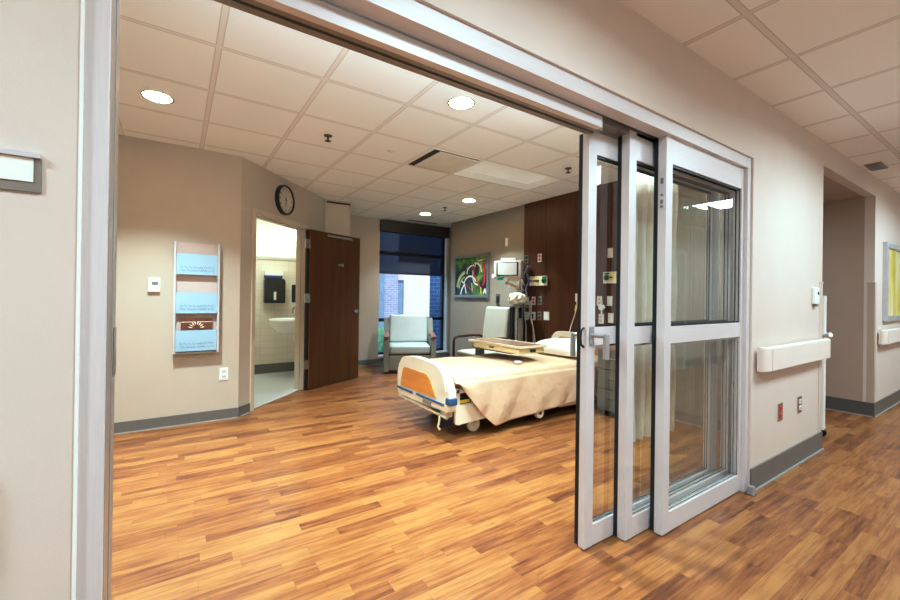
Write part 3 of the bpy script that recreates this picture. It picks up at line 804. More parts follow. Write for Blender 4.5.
b.build('red_strokes', 'artred', t)
b = MB(); stroke(b, arc(-.12, -.28, .30, .36, 165, 100), .06, -.0186); stroke(b, arc(-.12, -.28, .24, .28, 165, 105), .03, -.0186); stroke(b, [(.05, -.27), (.03, -.12)], .03, -.0186); stroke(b, [(-.10, .05), (-.11, .16)], .02, -.0186); stroke(b, [(.3, .2), (.25, .05)], .02, -.0186)
b.build('lime_leaves', 'artgreen', t)
b = MB(); stroke(b, [(.30, -.30), (.29, -.2)], .03, -.021); b.build('yellow_dab', 'artyel', t)

# ------------------------------------------------------------------ window, shade, outside
wn = bpy.data.objects.new('window_1', None); col.objects.link(wn); wn['kind'] = 'structure'; wn.location = (0, 0, 0)
YG = 6.97
wf = MB()
for a in ((WX0, WX0 + .045, WZ0, WZ1), (WX1 - .085, WX1 - .03, WZ0, WZ1), (WX0, WX1, WZ0, WZ0 + .05), (WX0, WX1, .765, .825), (WX0, WX1, 2.0, 2.065), (WX0, WX1, WZ1 - .06, WZ1)):
    wf.box(a[0], a[1], YG - .03, YG + .03, a[2], a[3], .003)
wf.build('window_frame', 'winframe', wn)
g = MB(); g.quad((WX0, YG, WZ0), (WX1, YG, WZ0), (WX1, YG, WZ1), (WX0, YG, WZ1)); g.build('pane', 'wglass', wn, recalc=False)
box(WX1 - .032, WX1 + .001, YW - .004, YG + .02, WZ0, WZ1).build('window_jamb', 'jambwhite', wn)
box(WX0 - .01, WX1 + .02, YW - .02, YG, WZ0 - .03, WZ0 + .004, .004).build('window_sill', 'jambwhite', wn)
t = thing('roller_shade', 'dark see-through roller shade pulled halfway down the window', 'roller shade', (3.78, YW, WZ1))
MB().box(-.735, .735, -.06, .10, -.19, 0.012, .004).build('cassette', 'cassette', t)
g = MB(); g.quad((-.715, .06, -.93), (.69, .06, -.93), (.69, .06, -.18), (-.715, .06, -.18)); g.build('screen_fabric', 'shade', t, recalc=False)
MB().box(-.715, .69, .052, .068, -.955, -.925, .003).build('hem_bar', 'cassette', t)

def outside(name, label, cat, parts):
    t = thing(name, label, cat)
    for (n, mt, q) in parts: MB().box(*q).build(n, mt, t)
    return t
struct(box(-20, 40, 7.4, 60, -.75, -.7).build('lawn', 'lawn'))
outside('brick_wing', 'pale blue brick building wing seen through the window on its left', 'building', [('wall', 'brick', (4.35, 6.0, 12, 13.5, -.7, 4.6)), ('corner_post', 'palecyan', (5.30, 5.47, 11.9, 12.0, -.7, 4.6)), ('roof', 'roof', (4.2, 6.1, 11.85, 13.6, 4.6, 4.8))])
t = outside('pale_building', 'pale clad building with a narrow blue door beyond the window', 'building', [('wall', 'palewall', (5.0, 12.5, 14.5, 18, -.7, 2.62)), ('upper_storey', 'brickd', (5.0, 12.5, 15.6, 18, 2.62, 5.6)), ('door', 'brickd', (7.10, 7.46, 14.44, 14.5, -.7, 1.85)), ('door_panel', 'palecyan', (7.14, 7.42, 14.42, 14.45, -.2, 1.75))])
MB().prism([(6.2, 2.62), (12.7, 2.62), (12.7, 3.5), (8.6, 3.45), (7.2, 3.1), (6.2, 2.7)], 'xz', 14.4, 15.6).build('roof', 'roof', t)
outside('dark_brick_pier', 'dark blue brick pier outside the window beside the grey wall', 'brick pier', [('wall', 'brickd', (5.47, 7.2, 9.0, 9.12, -.7, 3.5)), ('coping', 'roof', (5.45, 7.25, 8.98, 9.14, 3.5, 3.6))])

hg = MB(); random.seed(9)
def hgf(a, b):
    th = 2 * PI * a; ph = PI * b
    r = 1 + .10 * math.sin(7 * th + 5 * ph) * math.sin(ph) + .07 * math.sin(13 * th - 9 * ph) * math.sin(ph)
    return (.42 * r * math.sin(ph) * math.cos(th), .32 * r * math.sin(ph) * math.sin(th), .42 - .52 * r * math.cos(ph))
hg.grid(hgf, 60, 30)
ho = hg.build('clipped_shrub', 'lawn', sharp=20); ho.location = (5.25, 11.2, -.60)
tag(ho, 'green shrub outside the lower left corner of the window', 'shrub')

# ------------------------------------------------------------------ armchair under the window
t = thing('armchair', 'pale aqua vinyl armchair with grey arm panels in front of the window', 'armchair', (3.115, 5.775, 0), rz=math.radians(-25))
for s in (-1, 1):
    x0 = s * .378
    am = MB().prism([(0, .03), (0, .54), (.03, .57), (.50, .60), (.60, .86), (.68, .86), (.66, .03)], 'yz', x0 - .043, x0 + .043, .012)
    ao = am.build('arm_panel', 'chair_arm', t)
    cp = MB().prism([(-.012, .560), (.10, .585), (.40, .605), (.40, .632), (.08, .612), (-.018, .590)], 'yz', x0 - .040, x0 + .040, .010)
    cp.build('arm_cap', 'arm_wood', ao)
MB().box(-.332, .332, .015, .58, .30, .45, .045, 4).build('seat_cushion', 'chair_seat', t)
MB().box(-.332, .332, .02, .08, .055, .285, .012).build('front_panel', 'chair_arm', t)
MB().box(-.332, .332, .08, .64, .10, .30).build('base_box', 'blackp', t)
bk = MB(); Rb = Matrix.Rotation(math.radians(-12), 3, 'X')
bk.box(-.330, .330, .50, .64, .43, .92, .04, 4, rot=Rb); bk.build('back_cushion', 'chair_back', t)
MB().box(-.332, .332, .47, .56, .42, .52, .02).build('lumbar_band', 'chair_teal', t)
fe = MB()
for sx in (-.375, .375):
    for yy in (.06, .60): fe.cyl((sx, yy, 0), (sx, yy, .035), .018)
fe.build('glides', 'blackp', t)

# ------------------------------------------------------------------ patient chair against the grey wall (faces the room, -x)
t = thing('patient_chair', 'tall backed ivory vinyl chair with mahogany arms beside the bed', 'chair', (3.78, 4.72, 0))
MB().box(-.33, .22, -.24, .24, .36, .46, .035, 3).build('seat', 'pc_vinyl', t)
MB().box(.18, .30, -.275, .275, .42, 1.10, .045, 4, rot=Matrix.Rotation(math.radians(8), 3, 'Y')).build('backrest', 'pc_vinyl', t)
MB().box(.29, .32, -.262, .262, .40, 1.08, .008, 2, rot=Matrix.Rotation(math.radians(8), 3, 'Y')).build('back_shell', 'blackp', t)
for s in (-1, 1):
    y = s * .29
    MB().tube([(-.34, y, 0), (-.345, y, .30), (-.345, y, .585), (-.325, y, .632), (-.27, y, .648), (-.05, y, .654), (.12, y, .65), (.20, y, .63)], .020, 10).build('arm_rail', 'pc_wood', t)
    MB().tube([(.24, y, 0), (.22, y, .3), (.20, y, .64)], .020, 10).build('rear_leg', 'pc_wood', t)
MB().box(-.33, .22, -.27, .27, .32, .365, .005).build('seat_frame', 'pc_wood', t)

# ------------------------------------------------------------------ monitor on a wall arm, cables, equipment
t = thing('patient_monitor', 'white patient monitor with pale screen on a wall arm above the ivory chair', 'monitor', (3.985, 4.455, 1.525), rz=math.radians(-62))
# local -y faces the camera side
MB().box(-.235, .235, -.02, .13, .0, .27, .018, 3).build('housing', 'monitor_shell', t)
MB().box(-.185, .185, -.026, -.018, .035, .245, .004).build('bezel', 'darkmetal', t)
MB().box(-.160, .160, -.029, -.025, .045, .235).build('screen', 'screen', t)
MB().box(-.13, .13, .0, .10, .265, .315, .018, 3).build('carry_handle', 'monitor_shell', t)
MB().box(-.27, -.20, -.01, .10, -.005, .06, .008).build('side_module', 'offwhite', t)
MB().box(-.17, -.08, -.03, .03, -.03, .004, .004).build('green_lamp', 'green', t)
MB().box(.0, .20, .02, .10, -.05, .004, .008).build('mount_plate', 'table_beige', t)
t.scale = (.90, .9, .92)
ar = thing('monitor_arm', 'jointed tan wall arm carrying the patient monitor', 'wall arm', (XR, 4.485, 1.345))
MB().box(-.035, 0, -.04, .04, -.02, .20, .004).build('wall_track', 'table_beige', ar)
MB().tube([(-.03, 0, .04), (-.12, -.02, .04), (-.20, .06, .09)], .028, 10).build('lower_link', 'table_beige', ar)
MB().tube([(-.20, .06, .08), (-.215, .08, .105), (-.22, .10, .118)], .030, 10).build('upper_link', 'table_beige', ar)
MB().sphere((-.20, .06, .08), .038).build('joint', 'white', ar)
cb = thing('hanging_cable_bundle', 'tangle of blue, purple and white monitor cables hanging on the headwall', 'cables', (PX - .010, 4.35, 1.62))
random.seed(5)
for k, (mt, r) in enumerate((('blue', .008), ('purple', .010), ('clear_tube', .009), ('purple', .008), ('blackp', .007), ('clear_tube', .007), ('blue', .007), ('greymetal', .008))):
    y0 = random.uniform(-.08, .08); pts = []
    ln = random.uniform(.34, .52)
    for i in range(9):
        f = i / 8; pts.append((-.02 - .05 * math.sin(f * PI) * random.uniform(.5, 1), y0 * (1 - f * .4) + .035 * math.sin(f * 7 + k), .09 - ln * f))
    MB().tube(pts, r, 7).build('cable', mt, cb)
for k, (ya, yb) in enumerate(((.0, -.05), (-.13, -.20), (-.10, -.24))):
    MB().tube([(-.03, ya, -.42), (-.05, ya - .01, -.62), (-.03, (ya + yb) / 2, -.80), (-.05, yb, -1.05)], .008, 7).build('cable', 'clear_tube', cb)
MB().box(-.05, .0, -.145, -.115, -.68, -.61, .004).build('plug', 'blackp', cb)
eq = thing('equipment_cart', 'dark and steel equipment cart standing between the ivory chair and the headwall', 'equipment cart', (4.05, 4.272, 0), rz=math.radians(-90))
MB().box(-.13, .13, -.13, .13, .06, .12, .01).build('base', 'darkmetal', eq)
for x, y in ((-.1, -.1), (.1, -.1), (-.1, .1), (.1, .1)): MB().cyl((x - .01, y, .03), (x + .01, y, .03), .03).build('caster', 'blackp', eq)
MB().box(-.105, -.03, -.09, .08, .12, 1.10, .01).build('dark_column', 'blackp', eq)
MB().cyl((.0, -.05, .12), (.0, -.05, 1.10), .030).build('steel_cylinder', 'steel', eq)
MB().cyl((.075, -.04, .12), (.075, -.04, .95), .036).build('tan_cylinder', 'greymetal', eq)
MB().box(-.11, .115, -.10, .09, 1.10, 1.125, .005).build('top_tray', 'greymetal', eq)
bgm = MB()
def bagf(a, b):
    th = 2 * PI * a; ph = PI * b
    r = 1 + .14 * math.sin(5 * th + 3 * ph) * math.sin(ph) + .10 * math.sin(9 * th - 7 * ph) * math.sin(ph)
    return (.145 * r * math.sin(ph) * math.cos(th), .12 * r * math.sin(ph) * math.sin(th), .10 - .095 * r * math.cos(ph) + .0)
bgm.grid(bagf, 40, 22)
bg = bgm.build('crumpled_bag', 'bag', sharp=20); bg.location = (4.04, 4.31, 1.126); bg.scale = (.85, .95, .95)
tag(bg, 'crumpled white plastic bag heaped on top of the equipment cart', 'bag')

# ------------------------------------------------------------------ hospital bed (foot at x=1.95, head against the headwall)
bed = thing('hospital_bed', 'cream hospital bed with honey wood foot panel, head against the walnut headwall', 'hospital bed', (3.1, 3.35, 0))
def BX(x): return x - 3.1
def BY(y): return y - 3.35
def rounded(poly, r, n=5):
    out = []; N_ = len(poly)
    for i in range(N_):
        p = Vector(poly[i]); a = Vector(poly[i - 1]); c = Vector(poly[(i + 1) % N_])
        rr = r[i] if isinstance(r, (list, tuple)) else r
        if rr <= 0: out.append(tuple(p)); continue
        d1 = (a - p).normalized(); d2 = (c - p).normalized()
        s_, e_ = p + d1 * min(rr, (a - p).length * .49), p + d2 * min(rr, (c - p).length * .49)
        for k in range(n + 1):
            t_ = k / n; q = s_ * (1 - t_) ** 2 + p * 2 * t_ * (1 - t_) + e_ * t_ ** 2; out.append((q.x, q.y))
    return out
y0, y1 = BY(2.84), BY(3.82)
fp = rounded([(y0, .26), (y1, .235), (y1 + .01, .46), (y1 - .055, .625), (BY(3.5), .66), (y0 + .20, .64), (y0 + .03, .50)], [.05, .05, .06, .08, .12, .14, .10])
ft = MB().prism(fp, 'yz', BX(1.92), BX(1.99), .016, 3).build('footboard', 'cream', bed)
ip = rounded([(BY(3.06), .345), (BY(3.745), .335), (BY(3.69), .535), (BY(3.20), .53)], [.02, .02, .05, .06])
MB().prism(ip, 'yz', BX(1.912), BX(1.922), .003).build('wood_insert', 'bedwood', ft)
gp = rounded([(BY(2.90), .43), (BY(2.955), .42), (BY(3.03), .565), (BY(3.0), .60), (BY(2.955), .575)], .02)
MB().prism(gp, 'yz', BX(1.914), BX(1.921), .003).build('grip_recess', 'offwhite', ft)
bb = MB(); bb.box(BX(1.906), BX(1.922), BY(3.49), y1 - .005, .300, .318, .005); bb.box(BX(1.906), BX(1.922), BY(2.93), BY(3.41), .305, .323, .005)
bb.build('bumper_strip', 'blue_bump', ft)
MB().box(BX(1.905), BX(1.99), y0 - .010, y0 + .06, .325, .385, .010).build('corner_bumper', 'blue_bump', ft)
MB().box(BX(1.906), BX(1.921), BY(3.15), BY(3.28), .262, .288).build('maker_plate', 'signgrey', ft)
cr = MB(); cr.cyl((BX(1.93), BY(2.90), .205), (BX(1.93), BY(3.80), .215), .012); cr.tube([(BX(1.92), BY(3.0), .205), (BX(1.905), BY(2.99), .15), (BX(1.895), BY(2.99), .115), (BX(1.91), BY(2.98), .09)], .010, 8)
cr.box(BX(1.93), BX(2.0), BY(2.92), BY(2.98), .2, .28, .005); cr.box(BX(1.93), BX(2.0), BY(3.70), BY(3.76), .2, .28, .005)
cr.build('foot_crossbar', 'creamd', bed)
hpn = rounded([(BY(2.875), .30), (BY(3.80), .30), (BY(3.80), .66), (BY(3.74), .81), (BY(2.95), .81), (BY(2.875), .66)], [.04, .04, .10, .10, .10, .10])
hb = MB().prism(hpn, 'yz', BX(4.17), BX(4.235), .016, 3).build('headboard', 'cream', bed)
MB().prism(rounded([(BY(2.98), .42), (BY(3.70), .42), (BY(3.66), .745), (BY(3.02), .745)], .05), 'yz', BX(4.162), BX(4.172), .003).build('wood_insert', 'bedwood', hb)
hbb = MB(); hbb.box(BX(4.15), BX(4.26), BY(2.86), BY(2.92), .58, .66, .012); hbb.box(BX(4.15), BX(4.26), BY(3.78), BY(3.83), .58, .66, .012); hbb.build('corner_bumper', 'blue_bump', hb)
MB().box(BX(2.0), BX(4.16), BY(2.945), BY(3.76), .37, .535, .04, 3).build('mattress', 'mattress', bed)
dk = MB(); dk.box(BX(2.0), BX(4.17), BY(2.96), BY(3.74), .30, .37, .006); dk.box(BX(2.2), BX(4.0), BY(3.05), BY(3.10), .16, .30); dk.box(BX(2.2), BX(4.0), BY(3.60), BY(3.65), .16, .30)
dk.box(BX(2.25), BX(2.33), BY(3.0), BY(3.7), .12, .2); dk.box(BX(3.95), BX(4.03), BY(3.0), BY(3.7), .12, .2); dk.box(BX(2.9), BX(3.3), BY(3.1), BY(3.6), .14, .26)
dk.build('deck_frame', 'darkmetal', bed)
for x, y in ((2.30, 3.02), (2.30, 3.68), (4.0, 3.02), (4.0, 3.68)):
    ca = MB().lathe([(.0, -.022), (.05, -.022), (.066, -.016), (.068, 0), (.066, .016), (.05, .022), (0, .022)], (BX(x), BY(y), .068), 24, 'y').build('caster', 'cream', bed)
    MB().lathe([(0, -.03), (.028, -.03), (.03, -.021)], (BX(x), BY(y), .068), 20, 'y').build('caster_hub', 'offwhite', ca)
# foot-end side rail: panel with an open window on top
rl = MB()
ys0, ys1 = BY(2.902), BY(2.932)
rl.prism(rounded([(BX(2.02), .125), (BX(2.46), .15), (BX(2.46), .30), (BX(2.02), .30)], [.03, .03, 0, 0]), 'xz', ys0, ys1, .006)
rl.prism(rounded([(BX(2.015), .29), (BX(2.065), .29), (BX(2.065), .44), (BX(2.025), .44)], [0, 0, .0, .02]), 'xz', ys0, ys1, .005)
rl.prism([(BX(2.02), .40), (BX(2.30), .40), (BX(2.29), .44), (BX(2.03), .44)], 'xz', ys0, ys1, .005)
rl.prism([(BX(2.20), .29), (BX(2.23), .29), (BX(2.23), .42), (BX(2.20), .42)], 'xz', ys0, ys1, .004)
ro_ = rl.build('side_rail', 'cream', bed)
MB().box(BX(2.075), BX(2.19), BY(2.924), BY(2.940), .305, .335, .003).build('release_label', 'yellow', ro_)
MB().box(BX(2.066), BX(2.20), BY(2.928), BY(2.945), .30, .40).build('dark_mechanism', 'blackp', ro_)
r2 = MB(); r2.box(BX(3.35), BX(4.05), BY(2.90), BY(2.93), .10, .145, .008); r2.box(BX(2.62), BX(3.05), BY(2.905), BY(2.93), .10, .13, .006)
r2.build('rail_bar', 'cream', bed)
cl = MB(); cl.lathe([(0, -.02), (.05, -.02), (.055, -.01), (.055, .02), (0, .02)], (BX(3.02), BY(2.885), .10), 20, 'y'); cl.build('rail_clamp', 'cream', bed)
MB().box(BX(3.008), BX(3.032), BY(2.860), BY(2.866), .085, .125).build('clamp_slot', 'blackp', bed)
lg = MB(); lg.box(BX(4.03), BX(4.20), BY(2.93), BY(3.05), .02, .20, .01); lg.build('head_caster_housing', 'darkmetal', bed)

# blanket lying over the mattress, hanging over the near side
bl = MB(); random.seed(3)
def hem(x):
    pts = [(1.99, .54), (2.03, .50), (2.22, .26), (2.42, .075), (2.52, .085), (3.1, .125), (3.75, .15), (4.17, .18), (4.25, .19)]
    for (a, za), (b_, zb) in zip(pts, pts[1:]):
        if x <= b_: return za + (zb - za) * (x - a) / (b_ - a)
    return .19
def blf(u, v):
    x = 1.995 + u * 2.165
    if v > .42: x = x + (.06 * (v - .42)) * u
    ye, zt, rad = 2.895, .560, .06
    wv = .006 * math.sin(x * 6 + v * 5) + .004 * math.sin(x * 13 - v * 17)
    if v < .42:                       # top, from far to near side
        f = v / .42; y = 3.79 + (ye + rad - 3.79) * f
        crown = -.010 * max(0, f - .6) / .4
        return (BX(x), BY(y), zt + wv * .8 + crown + .004 * math.sin(y * 9 + x * 3))
    f = (v - .42) / .58
    if f < .14:
        a = f / .14 * PI / 2
        return (BX(x), BY(ye + rad - rad * math.sin(a)), zt - .010 - rad + rad * math.cos(a) + wv * .8 * (1 - f / .14))
    g_ = (f - .14) / .86; zh = min(hem(x), zt - .062); z = (zt - .06) + (zh - (zt - .06)) * g_
    drop = (zt - .06) - zh
    fold = (.010 + .012 * g_) * math.sin(x * 7.3 + 1.4 * math.sin(x * 3) + g_ * 1.2) * min(1, drop / .2) + .005 * math.sin(x * 19 + g_ * 6) * g_
    y = ye - .014 * g_ - .010 * math.sin(g_ * PI) - abs(fold) - .004
    return (BX(x), BY(y), z)
bl.grid(blf, 110, 60)
blo = bl.build('blanket', 'blanket', sharp=180)
blo.location = (3.1, 3.35, 0)
sm = blo.modifiers.new('thick', 'SOLIDIFY'); sm.thickness = .008; sm.offset = 1
tag(blo, 'tan blanket spread over the bed with one corner hanging towards the floor', 'blanket')

# pillow
pl = MB()
def plf(u, v):
    a, b_ = u * 2 - 1, v * 2 - 1
    k = (max(0, 1 - abs(a) ** 3.2) * max(0, 1 - abs(b_) ** 3.2)) ** .42
    return a, b_, k
def top(u, v): a, b_, k = plf(u, v); return (a * .23 * (1 - .05 * (1 - k)), b_ * .36 * (1 - .05 * (1 - k)), .095 * k + .006 * math.sin(a * 5 + b_ * 4) * k)
def bot(u, v): a, b_, k = plf(u, v); return (a * .23 * (1 - .05 * (1 - k)), b_ * .36 * (1 - .05 * (1 - k)), -.062 * k)
pl.grid(top, 24, 30); pl.grid(lambda u, v: bot(v, u), 30, 24)
bmesh.ops.remove_doubles(pl.bm, verts=pl.bm.verts, dist=1e-4)
po = pl.build('pillow', 'pillow', sharp=180); po.location = (3.86, 3.30, .650); po.rotation_euler = (0, math.radians(-8), math.radians(4))
tag(po, 'plump white pillow on the bed in front of the headboard', 'pillow')

# overbed table
t = thing('overbed_table', 'beige overbed table with brown laminate top standing across the bed', 'overbed table', (3.07, 3.46, 0), rz=math.radians(2))
tz = .74
MB().box(-.20, .20, -.43, .42, tz - .022, tz - .004, .008, 3).build('table_top', 'table_beige', t)
MB().box(-.170, .170, -.395, .37, tz - .006, tz + .001).build('laminate_inset', 'table_lam', t)
rm = MB(); rm.tube([(-.192, -.42, tz), (.192, -.42, tz), (.192, .41, tz), (-.192, .41, tz)], .008, 8, True); rm.build('raised_rim', 'table_beige', t)
MB().box(-.185, .185, -.405, .33, tz - .075, tz - .024, .008).build('drawer_tray', 'table_yellow', t)
dh = MB(); dh.box(-.195, -.184, -.02, .05, tz - .05, tz - .038); dh.box(-.03, .05, -.413, -.404, tz - .062, tz - .035, .002); dh.build('drawer_grip', 'darkmetal', t)
MB().box(-.19, .19, -.30, .34, tz - .085, tz - .076).build('lower_track', 'greymetal', t)
MB().box(-.045, .045, .40, .47, .10, tz - .02, .008).build('column', 'greymetal', t)
MB().box(-.09, .09, .30, .48, tz - .10, tz - .075, .006).build('column_head', 'greymetal', t)
bs = MB(); bs.box(-.33, .33, .41, .47, .045, .10, .012); bs.box(-.33, -.28, -.15, .42, .045, .09, .01); bs.box(.28, .33, -.15, .42, .045, .09, .01); bs.build('base_frame', 'greymetal', t)
for x, y in ((-.305, .44), (.305, .44), (-.305, -.12), (.305, -.12)): MB().cyl((x - .012, y, .024), (x + .012, y, .024), .024).build('caster', 'blackp', t)
MB().sphere((-.10, .43, tz + .012), .028, (1, 1, .7)).build('height_lever', 'greymetal', t)
t = thing('remote_control', 'small white oval handset lying on the blanket below the table', 'remote control', (2.92, 3.09, .582))
MB().sphere((0, 0, 0), .04, (1.3, .9, .4)).build('body', 'white', t)
MB().cyl((0, 0, .012), (0, 0, .018), .010).build('button', 'greymetal', t)

# bedside cabinet seen through the leading door glass
t = thing('bedside_cabinet', 'grey green bedside cabinet with brown top behind the door glass', 'bedside cabinet', (4.02, 2.56, 0))
MB().box(-.22, .235, -.20, .22, .06, .70, .004).build('carcass', 'cabinet', t)
MB().box(-.235, .24, -.215, .235, .70, .735, .004).build('top', 'table_lam', t)
for k in range(3): 
    d = MB().box(-.235, -.22, -.19, .21, .09 + .205 * k, .285 + .205 * k, .003).build('drawer', 'cabinet', t)
    MB().box(-.25, -.236, -.06, .08, .20 + .205 * k, .212 + .205 * k, .003).build('handle', 'steel', d)
for x, y in ((-.17, -.15), (.18, -.15), (-.17, .17), (.18, .17)): MB().cyl((x - .01, y, .03), (x + .01, y, .03), .03).build('caster', 'blackp', t)

# privacy curtain stacked just inside the glass doors
t = thing('privacy_curtain', 'pale sage privacy curtain gathered behind the glass door panels', 'curtain', (2.78, 1.62, 0))
cu_ = MB()
def cuf(u, v):
    x = -.30 + .58 * u; z = .30 + 2.26 * v
    amp = .055 * (1 - .35 * v); y = amp * math.sin(u * 2 * PI * 6.5 + .5 * math.sin(v * 3 + u * 9)) + .006 * math.sin(z * 9 + u * 20) - .04 * u
    return (x + .012 * math.cos(u * 2 * PI * 6.5), y, z)
cu_.grid(cuf, 150, 30); cu_.build('fabric', 'curtain', t, sharp=180)
MB().box(-1.6, .40, -.012, .012, 2.585, 2.61).build('ceiling_track', 'white', t)

# ------------------------------------------------------------------ ceiling fittings
def downlight(label, x, y, e=24):
    t = thing('recessed_downlight', label, 'downlight', (x, y, HR), group='recessed downlights')
    MB().lathe([(.084, -.001), (.098, -.004), (.098, 0)], seg=36).build('trim_ring', 'steel', t)
    MB().lathe([(0, -.003), (.085, -.003)], seg=36).build('lens', 'lens', t)
    L = bpy.data.lights.new('downlight_lamp', 'AREA'); L.shape = 'DISK'; L.size = .165; L.energy = e; L.color = (1, .955, .89); L.spread = math.radians(105)
    lo = bpy.data.objects.new('downlight_lamp', L); col.objects.link(lo); lo.location = (0, 0, -.008); lo.parent = t
    return t
downlight('lit round downlight nearest the tan wall corner above the leaflet rack', -.13, 3.558, 36)
downlight('lit round downlight just inside the door header', 1.672, 2.385, 30)
downlight('lit round downlight above the ivory patient chair and monitor', 3.481, 4.738, 28)
downlight('lit downlight above the armchair by the window', 3.473, 5.962, 13)
def sprinkler(label, x, y, pale=False):
    t = thing('sprinkler_head', label, 'sprinkler', (x, y, HR))
    mt = 'silverstrip' if pale else 'bronze'
    MB().lathe([(0, -.001), (.036, -.001), (.034, -.006), (.014, -.010), (.012, 0)], seg=24).build('escutcheon', mt, t)
    if not pale:
        MB().cyl((0, 0, -.008), (0, 0, -.045), .008).build('stem', mt, t)
        MB().lathe([(0, -.045), (.026, -.047), (.026, -.05), (0, -.05)], seg=20).build('deflector', mt, t)
    return t
sprinkler('dark sprinkler head in the ceiling between clock and header', 1.075, 3.542)
sprinkler('dark sprinkler head beside the leading door panel', 3.45, 2.92)
sprinkler('small dark sprinkler head between the two deep downlights', 3.459, 5.338)
sprinkler('flat pale round cover on the ceiling tile before the air diffuser', 1.68, 3.553, True)
t = thing('air_diffuser', 'square plaque air diffuser set in the room ceiling', 'air vent', (2.265, 3.54, HR))
b = MB(); 
for a in ((-.29, .29, -.295, -.275), (-.29, .29, .275, .295), (-.29, -.27, -.275, .275), (.27, .29, -.275, .275)): b.box(a[0], a[1], a[2], a[3], -.006, -.001)
b.build('outer_frame', 'trough', t)
MB().box(-.27, .27, -.275, .275, -.003, -.001).build('dark_throat', M('dark_duct', (60, 58, 48), .8), t)
MB().box(-.215, .27, -.275, .215, -.024, -.012, .003).build('plaque', M('diffuser_enamel', (226, 224, 214), .5), t)
t = thing('recessed_light_trough', 'long rectangular recessed light trough in the ceiling over the bed', 'ceiling light', ((TX0 + TX1) / 2, (TY0 + TY1) / 2, HR))
hx, hy = (TX1 - TX0) / 2, (TY1 - TY0) / 2
b = MB(); b.box(-hx, hx, hy - .004, hy, 0, .12); b.box(-hx, hx, -hy, -hy + .004, 0, .12); b.box(-hx, -hx + .004, -hy, hy, 0, .12); b.box(hx - .004, hx, -hy, hy, 0, .12)
b.build('housing', 'trough', t)
MB().box(-hx, hx, -hy, hy, .075, .12).build('lens', M('trough_lens', (242, 244, 244), .6, emis=.10, ecol=(255, 236, 214)), t)
t = thing('slot_diffuser', 'thin dark linear slot vent in the ceiling in front of the window', 'air vent', (3.79, 6.62, HR))
MB().box(-.31, .31, -.03, .03, -.004, -.001).build('slot_frame', 'cassette', t)
MB().box(-.30, .30, -.006, .006, -.006, -.003).build('slot', 'blackp', t)
t = thing('ceiling_register', 'small grey louvred register in the hall ceiling by the wall', 'air vent', (5.76, 1.02, HH))
MB().box(-.15, .15, -.06, .06, -.010, -.001, .002).build('register_frame', M('mauve_grey_enamel', (150, 138, 136), .5), t)
b = MB()
for k in range(5): b.box(-.13, .13, -.045 + .02 * k, -.036 + .02 * k, -.013, -.009)
b.build('louvres', 'greymetal', t)

# ------------------------------------------------------------------ hall things
def handrail(label, x0, x1, curved0=True):
    t = thing('handrail', label, 'handrail', ((x0 + x1) / 2, WY, .87))
    L = (x1 - x0) / 2
    prof = [(-.088, -.068), (-.080, -.074), (.056, -.074), (.068, -.068), (.074, -.050), (.068, -.030), (-.080, -.030), (-.088, -.040)]
    b = MB()
    def end(sx):    # rings turning back into the wall
        rings = []
        for k in range(6):
            a = k / 5 * PI / 2
            rings.append((sx, math.sin(a) * .075, (1 - math.cos(a)) * .0 + a))
        return rings
    def ring(x, d, shrink):
        return [b.bm.verts.new((x, p[1] * shrink, p[0])) for p in prof]
    R_ = []
    n = 7
    for k in range(n): 
        a = k / (n - 1); R_.append((-L + .075 * (1 - math.cos(a * PI / 2)) , .45 + .55 * math.sin(a * PI / 2)))
    for k in range(n):
        a = 1 - k / (n - 1); R_.append((L - .075 * (1 - math.cos(a * PI / 2)), .45 + .55 * math.sin(a * PI / 2)))
    rs = [ring(x, 0, s) for x, s in R_]
    for A_, B_ in zip(rs, rs[1:]):
        for k in range(len(prof)): b.bm.faces.new((A_[k], A_[(k + 1) % 8], B_[(k + 1) % 8], B_[k]))
    b.bm.faces.new(rs[0][::-1]); b.bm.faces.new(rs[-1])
    b.build('rail_cover', 'rail', t)
    for k in range(3): 
        x = -L + .15 + (2 * L - .3) * k / 2
        MB().box(x - .03, x + .03, -.032, 0, -.05, .05).build('bracket', 'rail', t)
    for sx in (-1, 1): MB().box(sx * (L - .078) - .0015, sx * (L - .078) + .0015, -.0755, -.05, -.082, .058).build('cap_joint', 'guard', t)
    return t
handrail('ivory handrail on the hall wall between glass doors and alcove', 2.945 + .23, 4.535)
handrail('ivory handrail under the framed picture beyond the alcove', 6.43, 9.4)
handrail('ivory handrail on the hall wall at the frame edge beside the sign', -2.6, -.315)

def guard(label, x, sgn, mt):
    o = MB(); 
    if sgn < 0: o.box(x - .075, x + .003, WY - .004, WY, .15, 1.40, .001); o.box(x, x + .004, WY, WY + .07, .15, 1.40, .001)
    else: o.box(x - .004, x, WY - .004, WY + .055, .15, 1.45, .001); o.box(x, x + .055, WY - .004, WY, .15, 1.45, .001)
    g_ = o.build('corner_guard', mt); tag(g_, label, 'corner guard')
    cp = MB(); zt = 1.40 if sgn < 0 else 1.45
    if sgn < 0: cp.box(x - .078, x + .006, WY - .007, WY + .07, zt, zt + .012)
    else: cp.box(x - .007, x + .058, WY - .007, WY + .058, zt, zt + .012)
    cp.build('end_cap', mt, g_)
guard('beige corner guard on the near corner of the alcove', 4.54, -1, 'guard_hall')
guard('taupe corner guard on the far corner of the alcove', 6.30, 1, 'guard')
t = thing('wall_mounted_gel_dispenser', 'small white dispenser on the hall wall above the handrail end', 'dispenser', (4.325, WY, 1.225))
MB().box(-.05, .045, -.028, 0, .0, .135, .008).build('housing', 'white', t)
MB().box(-.01, .02, -.032, -.026, .075, .10, .003).build('dark_button', 'darkmetal', t)
